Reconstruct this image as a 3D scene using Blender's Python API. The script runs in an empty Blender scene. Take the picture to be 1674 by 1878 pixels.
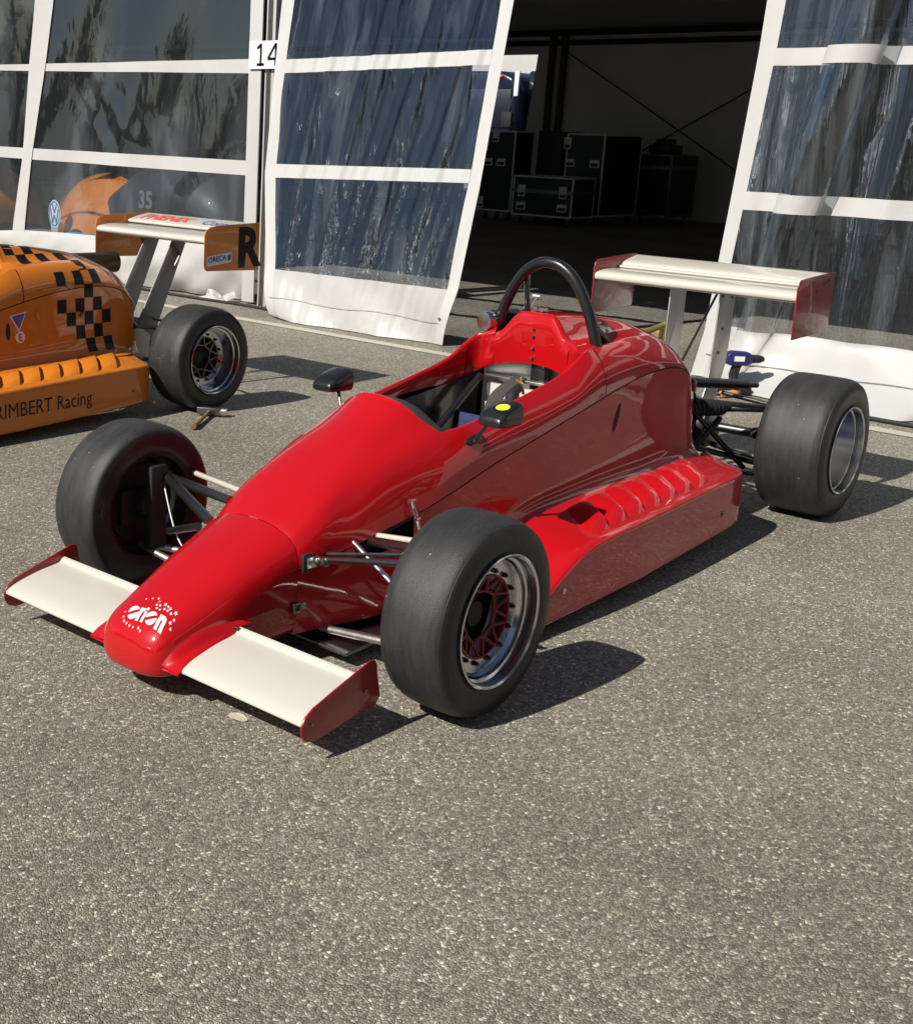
import bpy, bmesh, math, random
from mathutils import Vector, Matrix
from mathutils.bvhtree import BVHTree
random.seed(4)
PI = math.pi
S = bpy.context.scene
COL = S.collection

# ------------------------------------------------------------------ camera
CAM = (-2.66307, -2.37507, 1.46893)
YAW, PITCH, ROLL, FPX, PPX, PPY = 0.7663829, 0.2461027, 0.0319220, 2345.965, 436.990, 819.000
fw = Vector((math.cos(YAW)*math.cos(PITCH), math.sin(YAW)*math.cos(PITCH), -math.sin(PITCH)))
r0 = Vector((math.sin(YAW), -math.cos(YAW), 0)); u0 = r0.cross(fw)
rt = math.cos(ROLL)*r0 + math.sin(ROLL)*u0; up = -math.sin(ROLL)*r0 + math.cos(ROLL)*u0
cd = bpy.data.cameras.new('camera'); cam = bpy.data.objects.new('camera', cd); COL.objects.link(cam)
cam.matrix_world = Matrix(((rt.x, up.x, -fw.x, CAM[0]), (rt.y, up.y, -fw.y, CAM[1]), (rt.z, up.z, -fw.z, CAM[2]), (0, 0, 0, 1)))
cd.sensor_fit = 'VERTICAL'; cd.sensor_height = 24; cd.lens = FPX/1878*24
cd.shift_x = (837-PPX)/1878; cd.shift_y = -(939-PPY)/1878
cd.clip_start = 0.05; cd.clip_end = 1000
S.camera = cam
S.render.resolution_x, S.render.resolution_y = 912, 1024
# ------------------------------------------------------------------ light
SUND = Vector((-1.10, 0.20, 1.0)).normalized()
W = bpy.data.worlds.new('World'); S.world = W; W.use_nodes = True
nt = W.node_tree; bg = nt.nodes['Background']; sky = nt.nodes.new('ShaderNodeTexSky')
sky.sky_type = 'NISHITA'; sky.sun_disc = False
sky.sun_elevation = math.asin(SUND.z); sky.sun_rotation = math.atan2(SUND.x, SUND.y)
sky.air_density = 1.0; sky.dust_density = 0.3
nt.links.new(sky.outputs[0], bg.inputs[0]); bg.inputs[1].default_value = 0.05
sl = bpy.data.lights.new('sun', 'SUN'); so = bpy.data.objects.new('sun', sl); COL.objects.link(so)
sl.energy = 5.0; sl.angle = math.radians(0.55); sl.color = (1.0, 0.95, 0.86)
so.rotation_euler = SUND.to_track_quat('Z', 'Y').to_euler(); so.location = SUND*30
S.view_settings.view_transform = 'Standard'; S.view_settings.look = 'None'
S.view_settings.exposure = 0.2; S.view_settings.gamma = 1; S.view_settings.use_curve_mapping = False
S.cycles.max_bounces = 10; S.cycles.transparent_max_bounces = 16; S.cycles.glossy_bounces = 4

# ------------------------------------------------------------------ materials
def N(t, ty, **kw):
    n = t.nodes.new(ty)
    for k, v in kw.items(): setattr(n, k, v)
    return n
def mat(name, col, rough=.5, metal=0, coat=0, bump=0, bscale=60, var=0, vscale=8, spec=.5, coat_rough=.03, rvar=0, stretch=None):
    m = bpy.data.materials.new(name); m.use_nodes = True; t = m.node_tree; b = t.nodes['Principled BSDF']
    b.inputs['Base Color'].default_value = (*col, 1); b.inputs['Roughness'].default_value = rough
    b.inputs['Metallic'].default_value = metal; b.inputs['Coat Weight'].default_value = coat
    b.inputs['Coat Roughness'].default_value = coat_rough; b.inputs['Specular IOR Level'].default_value = spec
    tc = N(t, 'ShaderNodeTexCoord'); src = tc.outputs['Object']
    if stretch:
        mp = N(t, 'ShaderNodeMapping'); mp.inputs['Scale'].default_value = stretch; t.links.new(src, mp.inputs[0]); src = mp.outputs[0]
    if var or rvar:
        nz = N(t, 'ShaderNodeTexNoise'); nz.inputs['Scale'].default_value = vscale; nz.inputs['Detail'].default_value = 6
        t.links.new(src, nz.inputs[0])
        if var:
            mx = N(t, 'ShaderNodeMix', data_type='RGBA')
            mx.inputs['A'].default_value = (*[c*(1-var) for c in col], 1); mx.inputs['B'].default_value = (*[min(1, c*(1+var)) for c in col], 1)
            t.links.new(nz.outputs[0], mx.inputs['Factor']); t.links.new(mx.outputs['Result'], b.inputs['Base Color'])
        if rvar:
            mr = N(t, 'ShaderNodeMapRange'); mr.inputs['To Min'].default_value = max(0.02, rough-rvar); mr.inputs['To Max'].default_value = rough+rvar
            t.links.new(nz.outputs[0], mr.inputs['Value']); t.links.new(mr.outputs[0], b.inputs['Roughness'])
    if bump:
        n2 = N(t, 'ShaderNodeTexNoise'); n2.inputs['Scale'].default_value = bscale; n2.inputs['Detail'].default_value = 4
        bp = N(t, 'ShaderNodeBump'); bp.inputs['Strength'].default_value = bump; bp.inputs['Distance'].default_value = .01
        t.links.new(src, n2.inputs[0]); t.links.new(n2.outputs[0], bp.inputs['Height']); t.links.new(bp.outputs[0], b.inputs['Normal'])
        if coat: t.links.new(bp.outputs[0], b.inputs['Coat Normal'])
    return m
M = {}
M['red'] = mat('red_paint', (.46, .005, .008), .34, coat=1, spec=.1, var=.06, vscale=3, bump=.09, bscale=5, coat_rough=.02)
M['redplate'] = mat('dark_red_plate', (.30, .012, .016), .35, coat=.5, var=.12, vscale=6, bump=.05, bscale=15)
M['orange'] = mat('orange_paint', (.62, .19, .015), .35, coat=1, spec=.15, var=.05, vscale=3, bump=.05, bscale=4, coat_rough=.02)
M['orangeplate'] = mat('orange_plate', (.68, .22, .025), .35, coat=.6, var=.1, vscale=6)
M['cream'] = mat('cream_gelcoat', (.60, .57, .50), .3, coat=.7, var=.05, vscale=9, bump=.03, bscale=12, coat_rough=.06)
M['tyre'] = mat('slick_rubber', (.036, .036, .037), .5, bump=.22, bscale=420, var=.35, vscale=16, rvar=.12, spec=.5)
M['side'] = mat('tyre_sidewall_rubber', (.016, .016, .017), .42, bump=.1, bscale=90, var=.3, vscale=20, spec=.4)
M['alu'] = mat('polished_aluminium', (.66, .66, .68), .2, 1, var=.12, vscale=7, rvar=.08)
M['matalu'] = mat('brushed_aluminium', (.56, .55, .52), .42, 1, var=.15, vscale=14, rvar=.1, bump=.08, bscale=120, stretch=(1, 1, .1))
M['chrome'] = mat('plated_steel', (.7, .68, .66), .26, 1, rvar=.08, vscale=30)
M['steel'] = mat('dark_steel', (.22, .21, .2), .35, 1, var=.3, vscale=30)
M['black'] = mat('black_paint', (.012, .012, .013), .3, coat=.4, var=.3, vscale=20, bump=.05, bscale=50)
M['mattblack'] = mat('matt_black', (.012, .012, .013), .7, var=.4, vscale=25, bump=.2, bscale=90)
M['foam'] = mat('grey_foam_trim', (.045, .042, .042), .9, bump=.5, bscale=300, var=.2, vscale=60)
M['mag'] = mat('red_magnesium', (.20, .014, .018), .5, var=.2, vscale=30)
M['white'] = mat('white_print', (.82, .82, .82), .5)
M['blackprint'] = mat('black_print', (.008, .008, .009), .45, coat=.15, spec=.2)
M['redprint'] = mat('red_print', (.7, .07, .04), .5)
M['blueprint'] = mat('blue_print', (.06, .08, .35), .5)
M['greyprint'] = mat('grey_print', (.14, .17, .17), .5)
M['yellow'] = mat('fluorescent_yellow', (.72, .90, .02), .6)
M['navy'] = mat('navy_cloth', (.02, .03, .10), .8, bump=.3, bscale=200)
M['belt'] = mat('grey_webbing', (.055, .05, .045), .85, bump=.4, bscale=400)
M['pvc'] = mat('white_pvc_fabric', (.46, .455, .44), .45, var=.09, vscale=4, bump=.7, bscale=6, spec=.5, rvar=.1)
M['pvcstrip'] = mat('white_pvc_strip', (.53, .524, .51), .4, var=.05, vscale=6, bump=.15, bscale=14)
M['frame'] = mat('cream_frame_paint', (.50, .49, .46), .35, .1, var=.06, vscale=4)
M['inner'] = mat('tent_inner_fabric', (.72, .72, .70), .9, var=.15, vscale=.8, bump=.3, bscale=3)
M['blackcase'] = mat('black_laminate', (.018, .019, .021), .35, var=.3, vscale=5)
M['greencase'] = mat('dark_green_laminate', (.010, .018, .016), .4, var=.3, vscale=5)
M['truck'] = mat('dark_blue_truck', (.008, .012, .028), .25, coat=.6)
M['wood'] = mat('worn_handle_wood', (.17, .10, .05), .6, var=.4, vscale=40, bump=.2, bscale=60)
M['drillblue'] = mat('indigo_plastic', (.022, .02, .11), .45)
M['toolorange'] = mat('orange_grip', (.75, .28, .07), .5)
M['cyan'] = mat('light_blue_hose', (.03, .25, .55), .4)
M['exhaust'] = mat('bronze_exhaust', (.12, .085, .05), .38, .9, var=.4, vscale=12)
M['gold'] = mat('gold_fitting', (.62, .50, .20), .35, .8)
M['glass'] = mat('mirror_glass', (.7, .7, .72), .03, 1)
M['dkglass'] = mat('dark_glass', (.01, .012, .015), .05, coat=1)
M['line'] = mat('worn_road_paint', (.50, .46, .38), .75, var=.25, vscale=60, bump=.5, bscale=220)
M['bronze'] = mat('rusty_bolt', (.25, .12, .07), .5, .7)

# tyres: dusty worn rubber with grey grain and pale pick-up specks
for key, lo, hi, amt in (('tyre', (.014, .014, .015), (.046, .045, .043), .5), ('side', (.010, .010, .011), (.028, .027, .026), .15)):
    t = M[key].node_tree; b = t.nodes['Principled BSDF']; tc = N(t, 'ShaderNodeTexCoord')
    mp = N(t, 'ShaderNodeMapping'); mp.inputs['Scale'].default_value = (1, 5, 1); t.links.new(tc.outputs['Object'], mp.inputs[0])
    a1 = N(t, 'ShaderNodeTexNoise'); a1.inputs['Scale'].default_value = 6; a1.inputs['Detail'].default_value = 8; a1.inputs['Roughness'].default_value = .7; t.links.new(mp.outputs[0], a1.inputs[0])
    rr_ = N(t, 'ShaderNodeMapRange'); rr_.inputs['From Min'].default_value = .32; rr_.inputs['From Max'].default_value = .72; t.links.new(a1.outputs[0], rr_.inputs['Value'])
    mx = N(t, 'ShaderNodeMix', data_type='RGBA'); mx.inputs['A'].default_value = (*lo, 1); mx.inputs['B'].default_value = (*hi, 1); t.links.new(rr_.outputs[0], mx.inputs['Factor'])
    vo = N(t, 'ShaderNodeTexVoronoi'); vo.inputs['Scale'].default_value = 34; t.links.new(tc.outputs['Object'], vo.inputs['Vector'])
    lt = N(t, 'ShaderNodeMath', operation='LESS_THAN'); lt.inputs[1].default_value = .085; t.links.new(vo.outputs['Distance'], lt.inputs[0])
    sc_ = N(t, 'ShaderNodeSeparateColor'); t.links.new(vo.outputs['Color'], sc_.inputs[0])
    gt = N(t, 'ShaderNodeMath', operation='GREATER_THAN'); gt.inputs[1].default_value = .72; t.links.new(sc_.outputs[0], gt.inputs[0])
    ml = N(t, 'ShaderNodeMath', operation='MULTIPLY'); t.links.new(lt.outputs[0], ml.inputs[0]); t.links.new(gt.outputs[0], ml.inputs[1])
    m3 = N(t, 'ShaderNodeMath', operation='MULTIPLY'); m3.inputs[1].default_value = amt; t.links.new(ml.outputs[0], m3.inputs[0])
    m2 = N(t, 'ShaderNodeMix', data_type='RGBA'); m2.inputs['B'].default_value = (.45, .42, .36, 1); t.links.new(m3.outputs[0], m2.inputs['Factor']); t.links.new(mx.outputs['Result'], m2.inputs['A'])
    t.links.new(m2.outputs['Result'], b.inputs['Base Color'])

# asphalt: stones of differing tint in a dark binder
m = bpy.data.materials.new('asphalt'); m.use_nodes = True; t = m.node_tree; b = t.nodes['Principled BSDF']; M['asphalt'] = m
tc = N(t, 'ShaderNodeTexCoord')
wp = N(t, 'ShaderNodeTexNoise'); wp.inputs['Scale'].default_value = 90; wp.inputs['Detail'].default_value = 2
mxv = N(t, 'ShaderNodeMix', data_type='VECTOR'); mxv.inputs['Factor'].default_value = .006
t.links.new(tc.outputs['Object'], wp.inputs[0]); t.links.new(tc.outputs['Object'], mxv.inputs['A']); t.links.new(wp.outputs['Color'], mxv.inputs['B'])
v1 = N(t, 'ShaderNodeTexVoronoi'); v1.inputs['Scale'].default_value = 142
v2 = N(t, 'ShaderNodeTexVoronoi'); v2.inputs['Scale'].default_value = 142; v2.feature = 'DISTANCE_TO_EDGE'
v3 = N(t, 'ShaderNodeTexVoronoi'); v3.inputs['Scale'].default_value = 300
for v in (v1, v2, v3): t.links.new(mxv.outputs['Result'], v.inputs['Vector'])
sp = N(t, 'ShaderNodeSeparateColor'); t.links.new(v1.outputs['Color'], sp.inputs[0])
cr = N(t, 'ShaderNodeValToRGB'); e = cr.color_ramp.elements
e[0].position = 0; e[0].color = (.15, .138, .115, 1); e[1].position = 1; e[1].color = (.78, .72, .58, 1)
for p, c in ((.35, (.265, .24, .193)), (.75, (.35, .314, .25)), (.92, (.47, .418, .33))):
    q = cr.color_ramp.elements.new(p); q.color = (*c, 1)
t.links.new(sp.outputs[0], cr.inputs[0])
edge = N(t, 'ShaderNodeMapRange'); edge.inputs['From Max'].default_value = .13; edge.inputs['To Min'].default_value = .42
t.links.new(v2.outputs['Distance'], edge.inputs['Value'])
big = N(t, 'ShaderNodeTexNoise'); big.inputs['Scale'].default_value = .8; big.inputs['Detail'].default_value = 7; big.inputs['Roughness'].default_value = .62
t.links.new(tc.outputs['Object'], big.inputs[0])
bm = N(t, 'ShaderNodeMapRange'); bm.inputs['From Min'].default_value = .3; bm.inputs['From Max'].default_value = .7; bm.inputs['To Min'].default_value = .80; bm.inputs['To Max'].default_value = 1.25
t.links.new(big.outputs[0], bm.inputs['Value'])
mm = N(t, 'ShaderNodeMath', operation='MULTIPLY'); t.links.new(edge.outputs[0], mm.inputs[0]); t.links.new(bm.outputs[0], mm.inputs[1])
hs = N(t, 'ShaderNodeMix', data_type='RGBA', blend_type='MULTIPLY'); hs.inputs['Factor'].default_value = 1
t.links.new(cr.outputs[0], hs.inputs['A']); t.links.new(mm.outputs[0], hs.inputs['B']); t.links.new(hs.outputs['Result'], b.inputs['Base Color'])
b.inputs['Roughness'].default_value = .75
hh = N(t, 'ShaderNodeMath', operation='MULTIPLY_ADD'); hh.inputs[1].default_value = .35; t.links.new(v3.outputs['Distance'], hh.inputs[0])
eh = N(t, 'ShaderNodeMath', operation='MINIMUM'); eh.inputs[1].default_value = .3; t.links.new(v2.outputs['Distance'], eh.inputs[0]); t.links.new(eh.outputs[0], hh.inputs[2])
h3 = N(t, 'ShaderNodeMath', operation='MULTIPLY_ADD'); h3.inputs[1].default_value = .5; t.links.new(sp.outputs[1], h3.inputs[0]); t.links.new(hh.outputs[0], h3.inputs[2])
bp = N(t, 'ShaderNodeBump'); bp.inputs['Strength'].default_value = .9; bp.inputs['Distance'].default_value = .0065
t.links.new(h3.outputs[0], bp.inputs['Height']); t.links.new(bp.outputs[0], b.inputs['Normal'])

# clear vinyl film: see-through with a wrinkled glossy skin
def vinyl(name, stretch, strength, milk, rough=.05):
    m = bpy.data.materials.new(name); m.use_nodes = True; t = m.node_tree; t.nodes.remove(t.nodes['Principled BSDF']); out = t.nodes['Material Output']
    tc = N(t, 'ShaderNodeTexCoord'); mp = N(t, 'ShaderNodeMapping'); mp.inputs['Scale'].default_value = stretch; mp.inputs['Rotation'].default_value = (.12, 0, 0)
    t.links.new(tc.outputs['Object'], mp.inputs[0])
    n1 = N(t, 'ShaderNodeTexNoise'); n1.inputs['Scale'].default_value = 1; n1.inputs['Detail'].default_value = 5; n1.inputs['Distortion'].default_value = .6; n1.inputs['Roughness'].default_value = .55
    n2 = N(t, 'ShaderNodeTexNoise'); n2.inputs['Scale'].default_value = 25; n2.inputs['Detail'].default_value = 5
    t.links.new(mp.outputs[0], n1.inputs[0]); t.links.new(tc.outputs['Object'], n2.inputs[0])
    ad = N(t, 'ShaderNodeMath', operation='MULTIPLY_ADD'); ad.inputs[1].default_value = .012
    t.links.new(n2.outputs[0], ad.inputs[0]); t.links.new(n1.outputs[0], ad.inputs[2])
    mc = N(t, 'ShaderNodeMapping'); mc.inputs['Scale'].default_value = (1, 2.6, .9); mc.inputs['Rotation'].default_value = (.25, 0, 0); t.links.new(tc.outputs['Object'], mc.inputs[0])
    wn = N(t, 'ShaderNodeTexNoise'); wn.inputs['Scale'].default_value = 3; wn.inputs['Detail'].default_value = 3; t.links.new(mc.outputs[0], wn.inputs[0])
    wm = N(t, 'ShaderNodeMix', data_type='VECTOR'); wm.inputs['Factor'].default_value = .25; t.links.new(mc.outputs[0], wm.inputs['A']); t.links.new(wn.outputs['Color'], wm.inputs['B'])
    vc = N(t, 'ShaderNodeTexVoronoi'); vc.feature = 'DISTANCE_TO_EDGE'; vc.inputs['Scale'].default_value = 2.2; t.links.new(wm.outputs['Result'], vc.inputs['Vector'])
    cm = N(t, 'ShaderNodeMath', operation='MINIMUM'); cm.inputs[1].default_value = .16; t.links.new(vc.outputs['Distance'], cm.inputs[0])
    a2 = N(t, 'ShaderNodeMath', operation='MULTIPLY_ADD'); a2.inputs[1].default_value = .42 if strength > .3 else .3; t.links.new(cm.outputs[0], a2.inputs[0]); t.links.new(ad.outputs[0], a2.inputs[2])
    bp = N(t, 'ShaderNodeBump'); bp.inputs['Strength'].default_value = strength; bp.inputs['Distance'].default_value = .05; t.links.new(a2.outputs[0], bp.inputs['Height'])
    gl = N(t, 'ShaderNodeBsdfGlossy'); gl.inputs[0].default_value = (.78, .88, 1, 1); gl.inputs['Roughness'].default_value = rough; t.links.new(bp.outputs[0], gl.inputs['Normal'])
    tr = N(t, 'ShaderNodeBsdfTransparent'); tr.inputs[0].default_value = (.80, .84, .87, 1)
    df = N(t, 'ShaderNodeBsdfDiffuse'); df.inputs[0].default_value = (.62, .68, .78, 1); t.links.new(bp.outputs[0], df.inputs['Normal'])
    ge = N(t, 'ShaderNodeNewGeometry'); dt = N(t, 'ShaderNodeVectorMath', operation='DOT_PRODUCT'); t.links.new(ge.outputs['Incoming'], dt.inputs[0]); t.links.new(bp.outputs[0], dt.inputs[1])
    ab = N(t, 'ShaderNodeMath', operation='ABSOLUTE'); t.links.new(dt.outputs['Value'], ab.inputs[0])
    iv = N(t, 'ShaderNodeMath', operation='SUBTRACT'); iv.inputs[0].default_value = 1; iv.use_clamp = True; t.links.new(ab.outputs[0], iv.inputs[1])
    pw = N(t, 'ShaderNodeMath', operation='POWER'); pw.inputs[1].default_value = 5; t.links.new(iv.outputs[0], pw.inputs[0])
    f2 = N(t, 'ShaderNodeMath', operation='MULTIPLY_ADD'); f2.inputs[1].default_value = .88; f2.inputs[2].default_value = .15; f2.use_clamp = True; t.links.new(pw.outputs[0], f2.inputs[0])
    sc = N(t, 'ShaderNodeMapRange'); sc.inputs['From Min'].default_value = .50; sc.inputs['From Max'].default_value = .82; sc.inputs['To Min'].default_value = milk*.2; sc.inputs['To Max'].default_value = milk*(4 if strength > .3 else 2)
    t.links.new(n1.outputs[0], sc.inputs['Value'])
    m1 = N(t, 'ShaderNodeMixShader'); t.links.new(sc.outputs[0], m1.inputs[0]); t.links.new(tr.outputs[0], m1.inputs[1]); t.links.new(df.outputs[0], m1.inputs[2])
    m2 = N(t, 'ShaderNodeMixShader'); t.links.new(f2.outputs[0], m2.inputs[0]); t.links.new(m1.outputs[0], m2.inputs[1]); t.links.new(gl.outputs[0], m2.inputs[2])
    t.links.new(m2.outputs[0], out.inputs[0]); return m
M['vinyl'] = vinyl('clear_vinyl', (3, 6, .7), .8, .035, .06)
M['vinylflat'] = vinyl('clear_vinyl_taut', (1.0, 1.3, .6), .22, .10, .05)
M['vinylfold'] = vinyl('clear_vinyl_folded', (3, 9, .5), .6, .05, .07)

# ------------------------------------------------------------------ mesh helpers
def link(name, me, parent=None):
    o = bpy.data.objects.new(name, me); COL.objects.link(o)
    if parent: o.parent = parent
    return o
def thing(name, label, cat, loc=(0, 0, 0), rz=0, group=None):
    o = bpy.data.objects.new(name, None); COL.objects.link(o); o.location = loc; o.rotation_euler = (0, 0, rz)
    o.empty_display_size = .1; o['label'] = label; o['category'] = cat
    if group: o['group'] = group
    return o
def tag(o, label, cat, group=None):
    o['label'] = label; o['category'] = cat
    if group: o['group'] = group
    return o
class B:
    def __init__(s): s.v = []; s.f = []; s.mi = []; s.cur = 0
    def add(s, v, f, X=None):
        n = len(s.v); s.v += [tuple(X @ Vector(p)) if X else tuple(p) for p in v]; s.f += [tuple(i+n for i in q) for q in f]; s.mi += [s.cur]*len(f); return s
    def box(s, x0, x1, y0, y1, z0, z1, X=None):
        v = [(x, y, z) for x in (x0, x1) for y in (y0, y1) for z in (z0, z1)]
        return s.add(v, [(0, 1, 3, 2), (4, 6, 7, 5), (0, 4, 5, 1), (2, 3, 7, 6), (0, 2, 6, 4), (1, 5, 7, 3)], X)
    def tube(s, pts, r, n=12, cap=True, sub=0, flat=1, X=None):
        P = [Vector(p) for p in pts]
        if sub: P = cat(P, sub)
        L = len(P); R = r if isinstance(r, (list, tuple)) else [r]*L
        if len(R) != L: R = [R[min(int(i*len(R)/L), len(R)-1)] for i in range(L)]
        v = []; ref = None
        for i, p in enumerate(P):
            d = (P[min(i+1, L-1)]-P[max(i-1, 0)]).normalized()
            if ref is None: ref = d.orthogonal().normalized()
            a = (ref-d*ref.dot(d)).normalized(); ref = a; c = d.cross(a)
            for k in range(n):
                th = 2*PI*k/n; v.append(p+a*math.cos(th)*R[i]+c*math.sin(th)*R[i]*flat)
        f = [(i*n+k, i*n+(k+1) % n, (i+1)*n+(k+1) % n, (i+1)*n+k) for i in range(L-1) for k in range(n)]
        if cap: f += [tuple(range(n-1, -1, -1)), tuple((L-1)*n+k for k in range(n))]
        return s.add(v, f, X)
    def lathe(s, prof, n=48, X=None, close=False):   # prof: (along y, radius) about the y axis
        v = [(r*math.sin(2*PI*k/n), y, r*math.cos(2*PI*k/n)) for y, r in prof for k in range(n)]
        L = len(prof); f = [(i*n+k, i*n+(k+1) % n, (i+1)*n+(k+1) % n, (i+1)*n+k) for i in range(L-1) for k in range(n)]
        if close: f += [tuple(range(n-1, -1, -1)), tuple((L-1)*n+k for k in range(n))]
        return s.add(v, f, X)
    def prism(s, out, t0, t1, ax='y', X=None):       # outline in the two other axes
        def P(a, b, c): return {'y': (a, c, b), 'x': (c, a, b), 'z': (a, b, c)}[ax]
        n = len(out); v = [P(a, b, t0) for a, b in out]+[P(a, b, t1) for a, b in out]
        return s.add(v, [tuple(range(n)), tuple(range(2*n-1, n-1, -1))]+[(i, i+n, (i+1) % n+n, (i+1) % n) for i in range(n)], X)
    def build(s, name, m, parent=None, bevel=0, smooth=True, angle=40, weld=0, seg=2):
        me = bpy.data.meshes.new(name); me.from_pydata([tuple(p) for p in s.v], [], s.f)
        ms = m if isinstance(m, (list, tuple)) else [m]
        for q in ms: me.materials.append(M[q] if isinstance(q, str) else q)
        if len(ms) > 1: me.polygons.foreach_set('material_index', s.mi)
        bm = bmesh.new(); bm.from_mesh(me)
        if weld: bmesh.ops.remove_doubles(bm, verts=bm.verts, dist=weld)
        bmesh.ops.recalc_face_normals(bm, faces=bm.faces)
        if bevel:
            ed = [e for e in bm.edges if len(e.link_faces) == 2 and e.calc_face_angle(0) > .6]
            bmesh.ops.bevel(bm, geom=ed, offset=bevel, segments=seg, profile=.5, affect='EDGES', clamp_overlap=True)
        bm.to_mesh(me); bm.free()
        if smooth:
            me.polygons.foreach_set('use_smooth', [True]*len(me.polygons)); me.set_sharp_from_angle(angle=math.radians(angle))
        return link(name, me, parent)
def cat(P, sub):
    out = []; L = len(P)
    for i in range(L-1):
        a, b, c, d = P[max(i-1, 0)], P[i], P[i+1], P[min(i+2, L-1)]
        for k in range(sub):
            t = k/sub; out.append(.5*((2*b)+(c-a)*t+(2*a-5*b+4*c-d)*t*t+(3*b-a-3*c+d)*t**3))
    out.append(P[-1]); return out
def interp(tab, x):
    if x <= tab[0][0]: return tab[0][1]
    for (a, p), (b, q) in zip(tab, tab[1:]):
        if x <= b: return p+(q-p)*(x-a)/(b-a)
    return tab[-1][1]
def surf(rows, nu=4, nv=5):
    """rows of control points (Vector lists) -> dense grid [row][col]"""
    R = [cat([Vector(p) for p in r], nu) for r in rows]
    cols = [cat([r[j] for r in R], nv) for j in range(len(R[0]))]
    return [[cols[j][i] for j in range(len(cols))] for i in range(len(cols[0]))]
def addgrid(b, G, skip=None, mirror=False):
    for sgn in ((1, -1) if mirror else (1,)):
        v = [(p.x, p.y*sgn, p.z) for r in G for p in r]; n = len(G[0])
        f = [(i*n+j, i*n+j+1, (i+1)*n+j+1, (i+1)*n+j) for i in range(len(G)-1) for j in range(n-1) if not (skip and skip(i, j))]
        b.add(v, f)
def solid(o, t=.006, off=-1):
    md = o.modifiers.new('thickness', 'SOLIDIFY'); md.thickness = t; md.offset = off; return o
def textmesh(s, size=1, bold=0, align='CENTER', spacing=1):
    c = bpy.data.curves.new('lettering', 'FONT'); c.body = s; c.size = size; c.offset = bold; c.align_x = align; c.space_character = spacing
    c.resolution_u = 3
    o = bpy.data.objects.new('lettering', c); COL.objects.link(o); bpy.context.view_layer.update()
    me = bpy.data.meshes.new_from_object(o.evaluated_get(bpy.context.evaluated_depsgraph_get()))
    bpy.data.objects.remove(o); v = [tuple(p.co) for p in me.vertices]; f = [tuple(p.vertices) for p in me.polygons]
    bpy.data.meshes.remove(me); return v, f
def onmap(name, vf, fn, m, parent, sub=0):
    v, f = vf
    me = bpy.data.meshes.new(name); me.from_pydata(v, [], f)
    if sub:
        bm = bmesh.new(); bm.from_mesh(me); bmesh.ops.triangulate(bm, faces=bm.faces)
        for _ in range(sub): bmesh.ops.subdivide_edges(bm, edges=bm.edges, cuts=1, use_grid_fill=True)
        bm.to_mesh(me); bm.free()
    for p in me.vertices: p.co = fn(p.co.x, p.co.y)
    me.materials.append(M[m]); return link(name, me, parent)
def bvh(objs):
    v = []; f = []
    for o in objs:
        n = len(v); v += [p.co.copy() for p in o.data.vertices]; f += [tuple(i+n for i in p.vertices) for p in o.data.polygons]
    return BVHTree.FromPolygons(v, f)
def drop(T, o, d, lift=.0012):
    h = T.ray_cast(Vector(o), Vector(d))
    if h[0] is None: return Vector(o)
    return h[0]-Vector(d).normalized()*lift
def Rz(a): return Matrix.Rotation(a, 4, 'Z')
def Tr(*p): return Matrix.Translation(p)

# ------------------------------------------------------------------ ground
g = B(); g.add([(-60, -90, 0), (120, -90, 0), (120, 120, 0), (-60, 120, 0)], [(0, 1, 2, 3)])
o = g.build('ground', 'asphalt', smooth=False); o['kind'] = 'structure'
g = B(); n = 60; v = []
for i in range(n+1):
    y = -14+38*i/n; w = .055+random.uniform(-.004, .004); v += [(4.49-w, y, .004), (4.49+w, y, .004)]
g.add(v, [(2*i, 2*i+1, 2*i+3, 2*i+2) for i in range(n)])
o = g.build('painted_line', 'line', smooth=False); o['kind'] = 'structure'
g = B(); g.add([(-.487+.019*math.cos(a)*(1+.12*math.sin(3*a)), -.31+.03*math.sin(a), .004+.001*math.cos(2*a)) for a in [2*PI*k/18 for k in range(18)]], [tuple(range(18))])
tag(g.build('dried_paint_spot', mat('pale_spot', (.55, .5, .4), .8, bump=.4, bscale=200), smooth=False), 'small pale round spot on the asphalt in front of the near front wing', 'paint spot')

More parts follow.
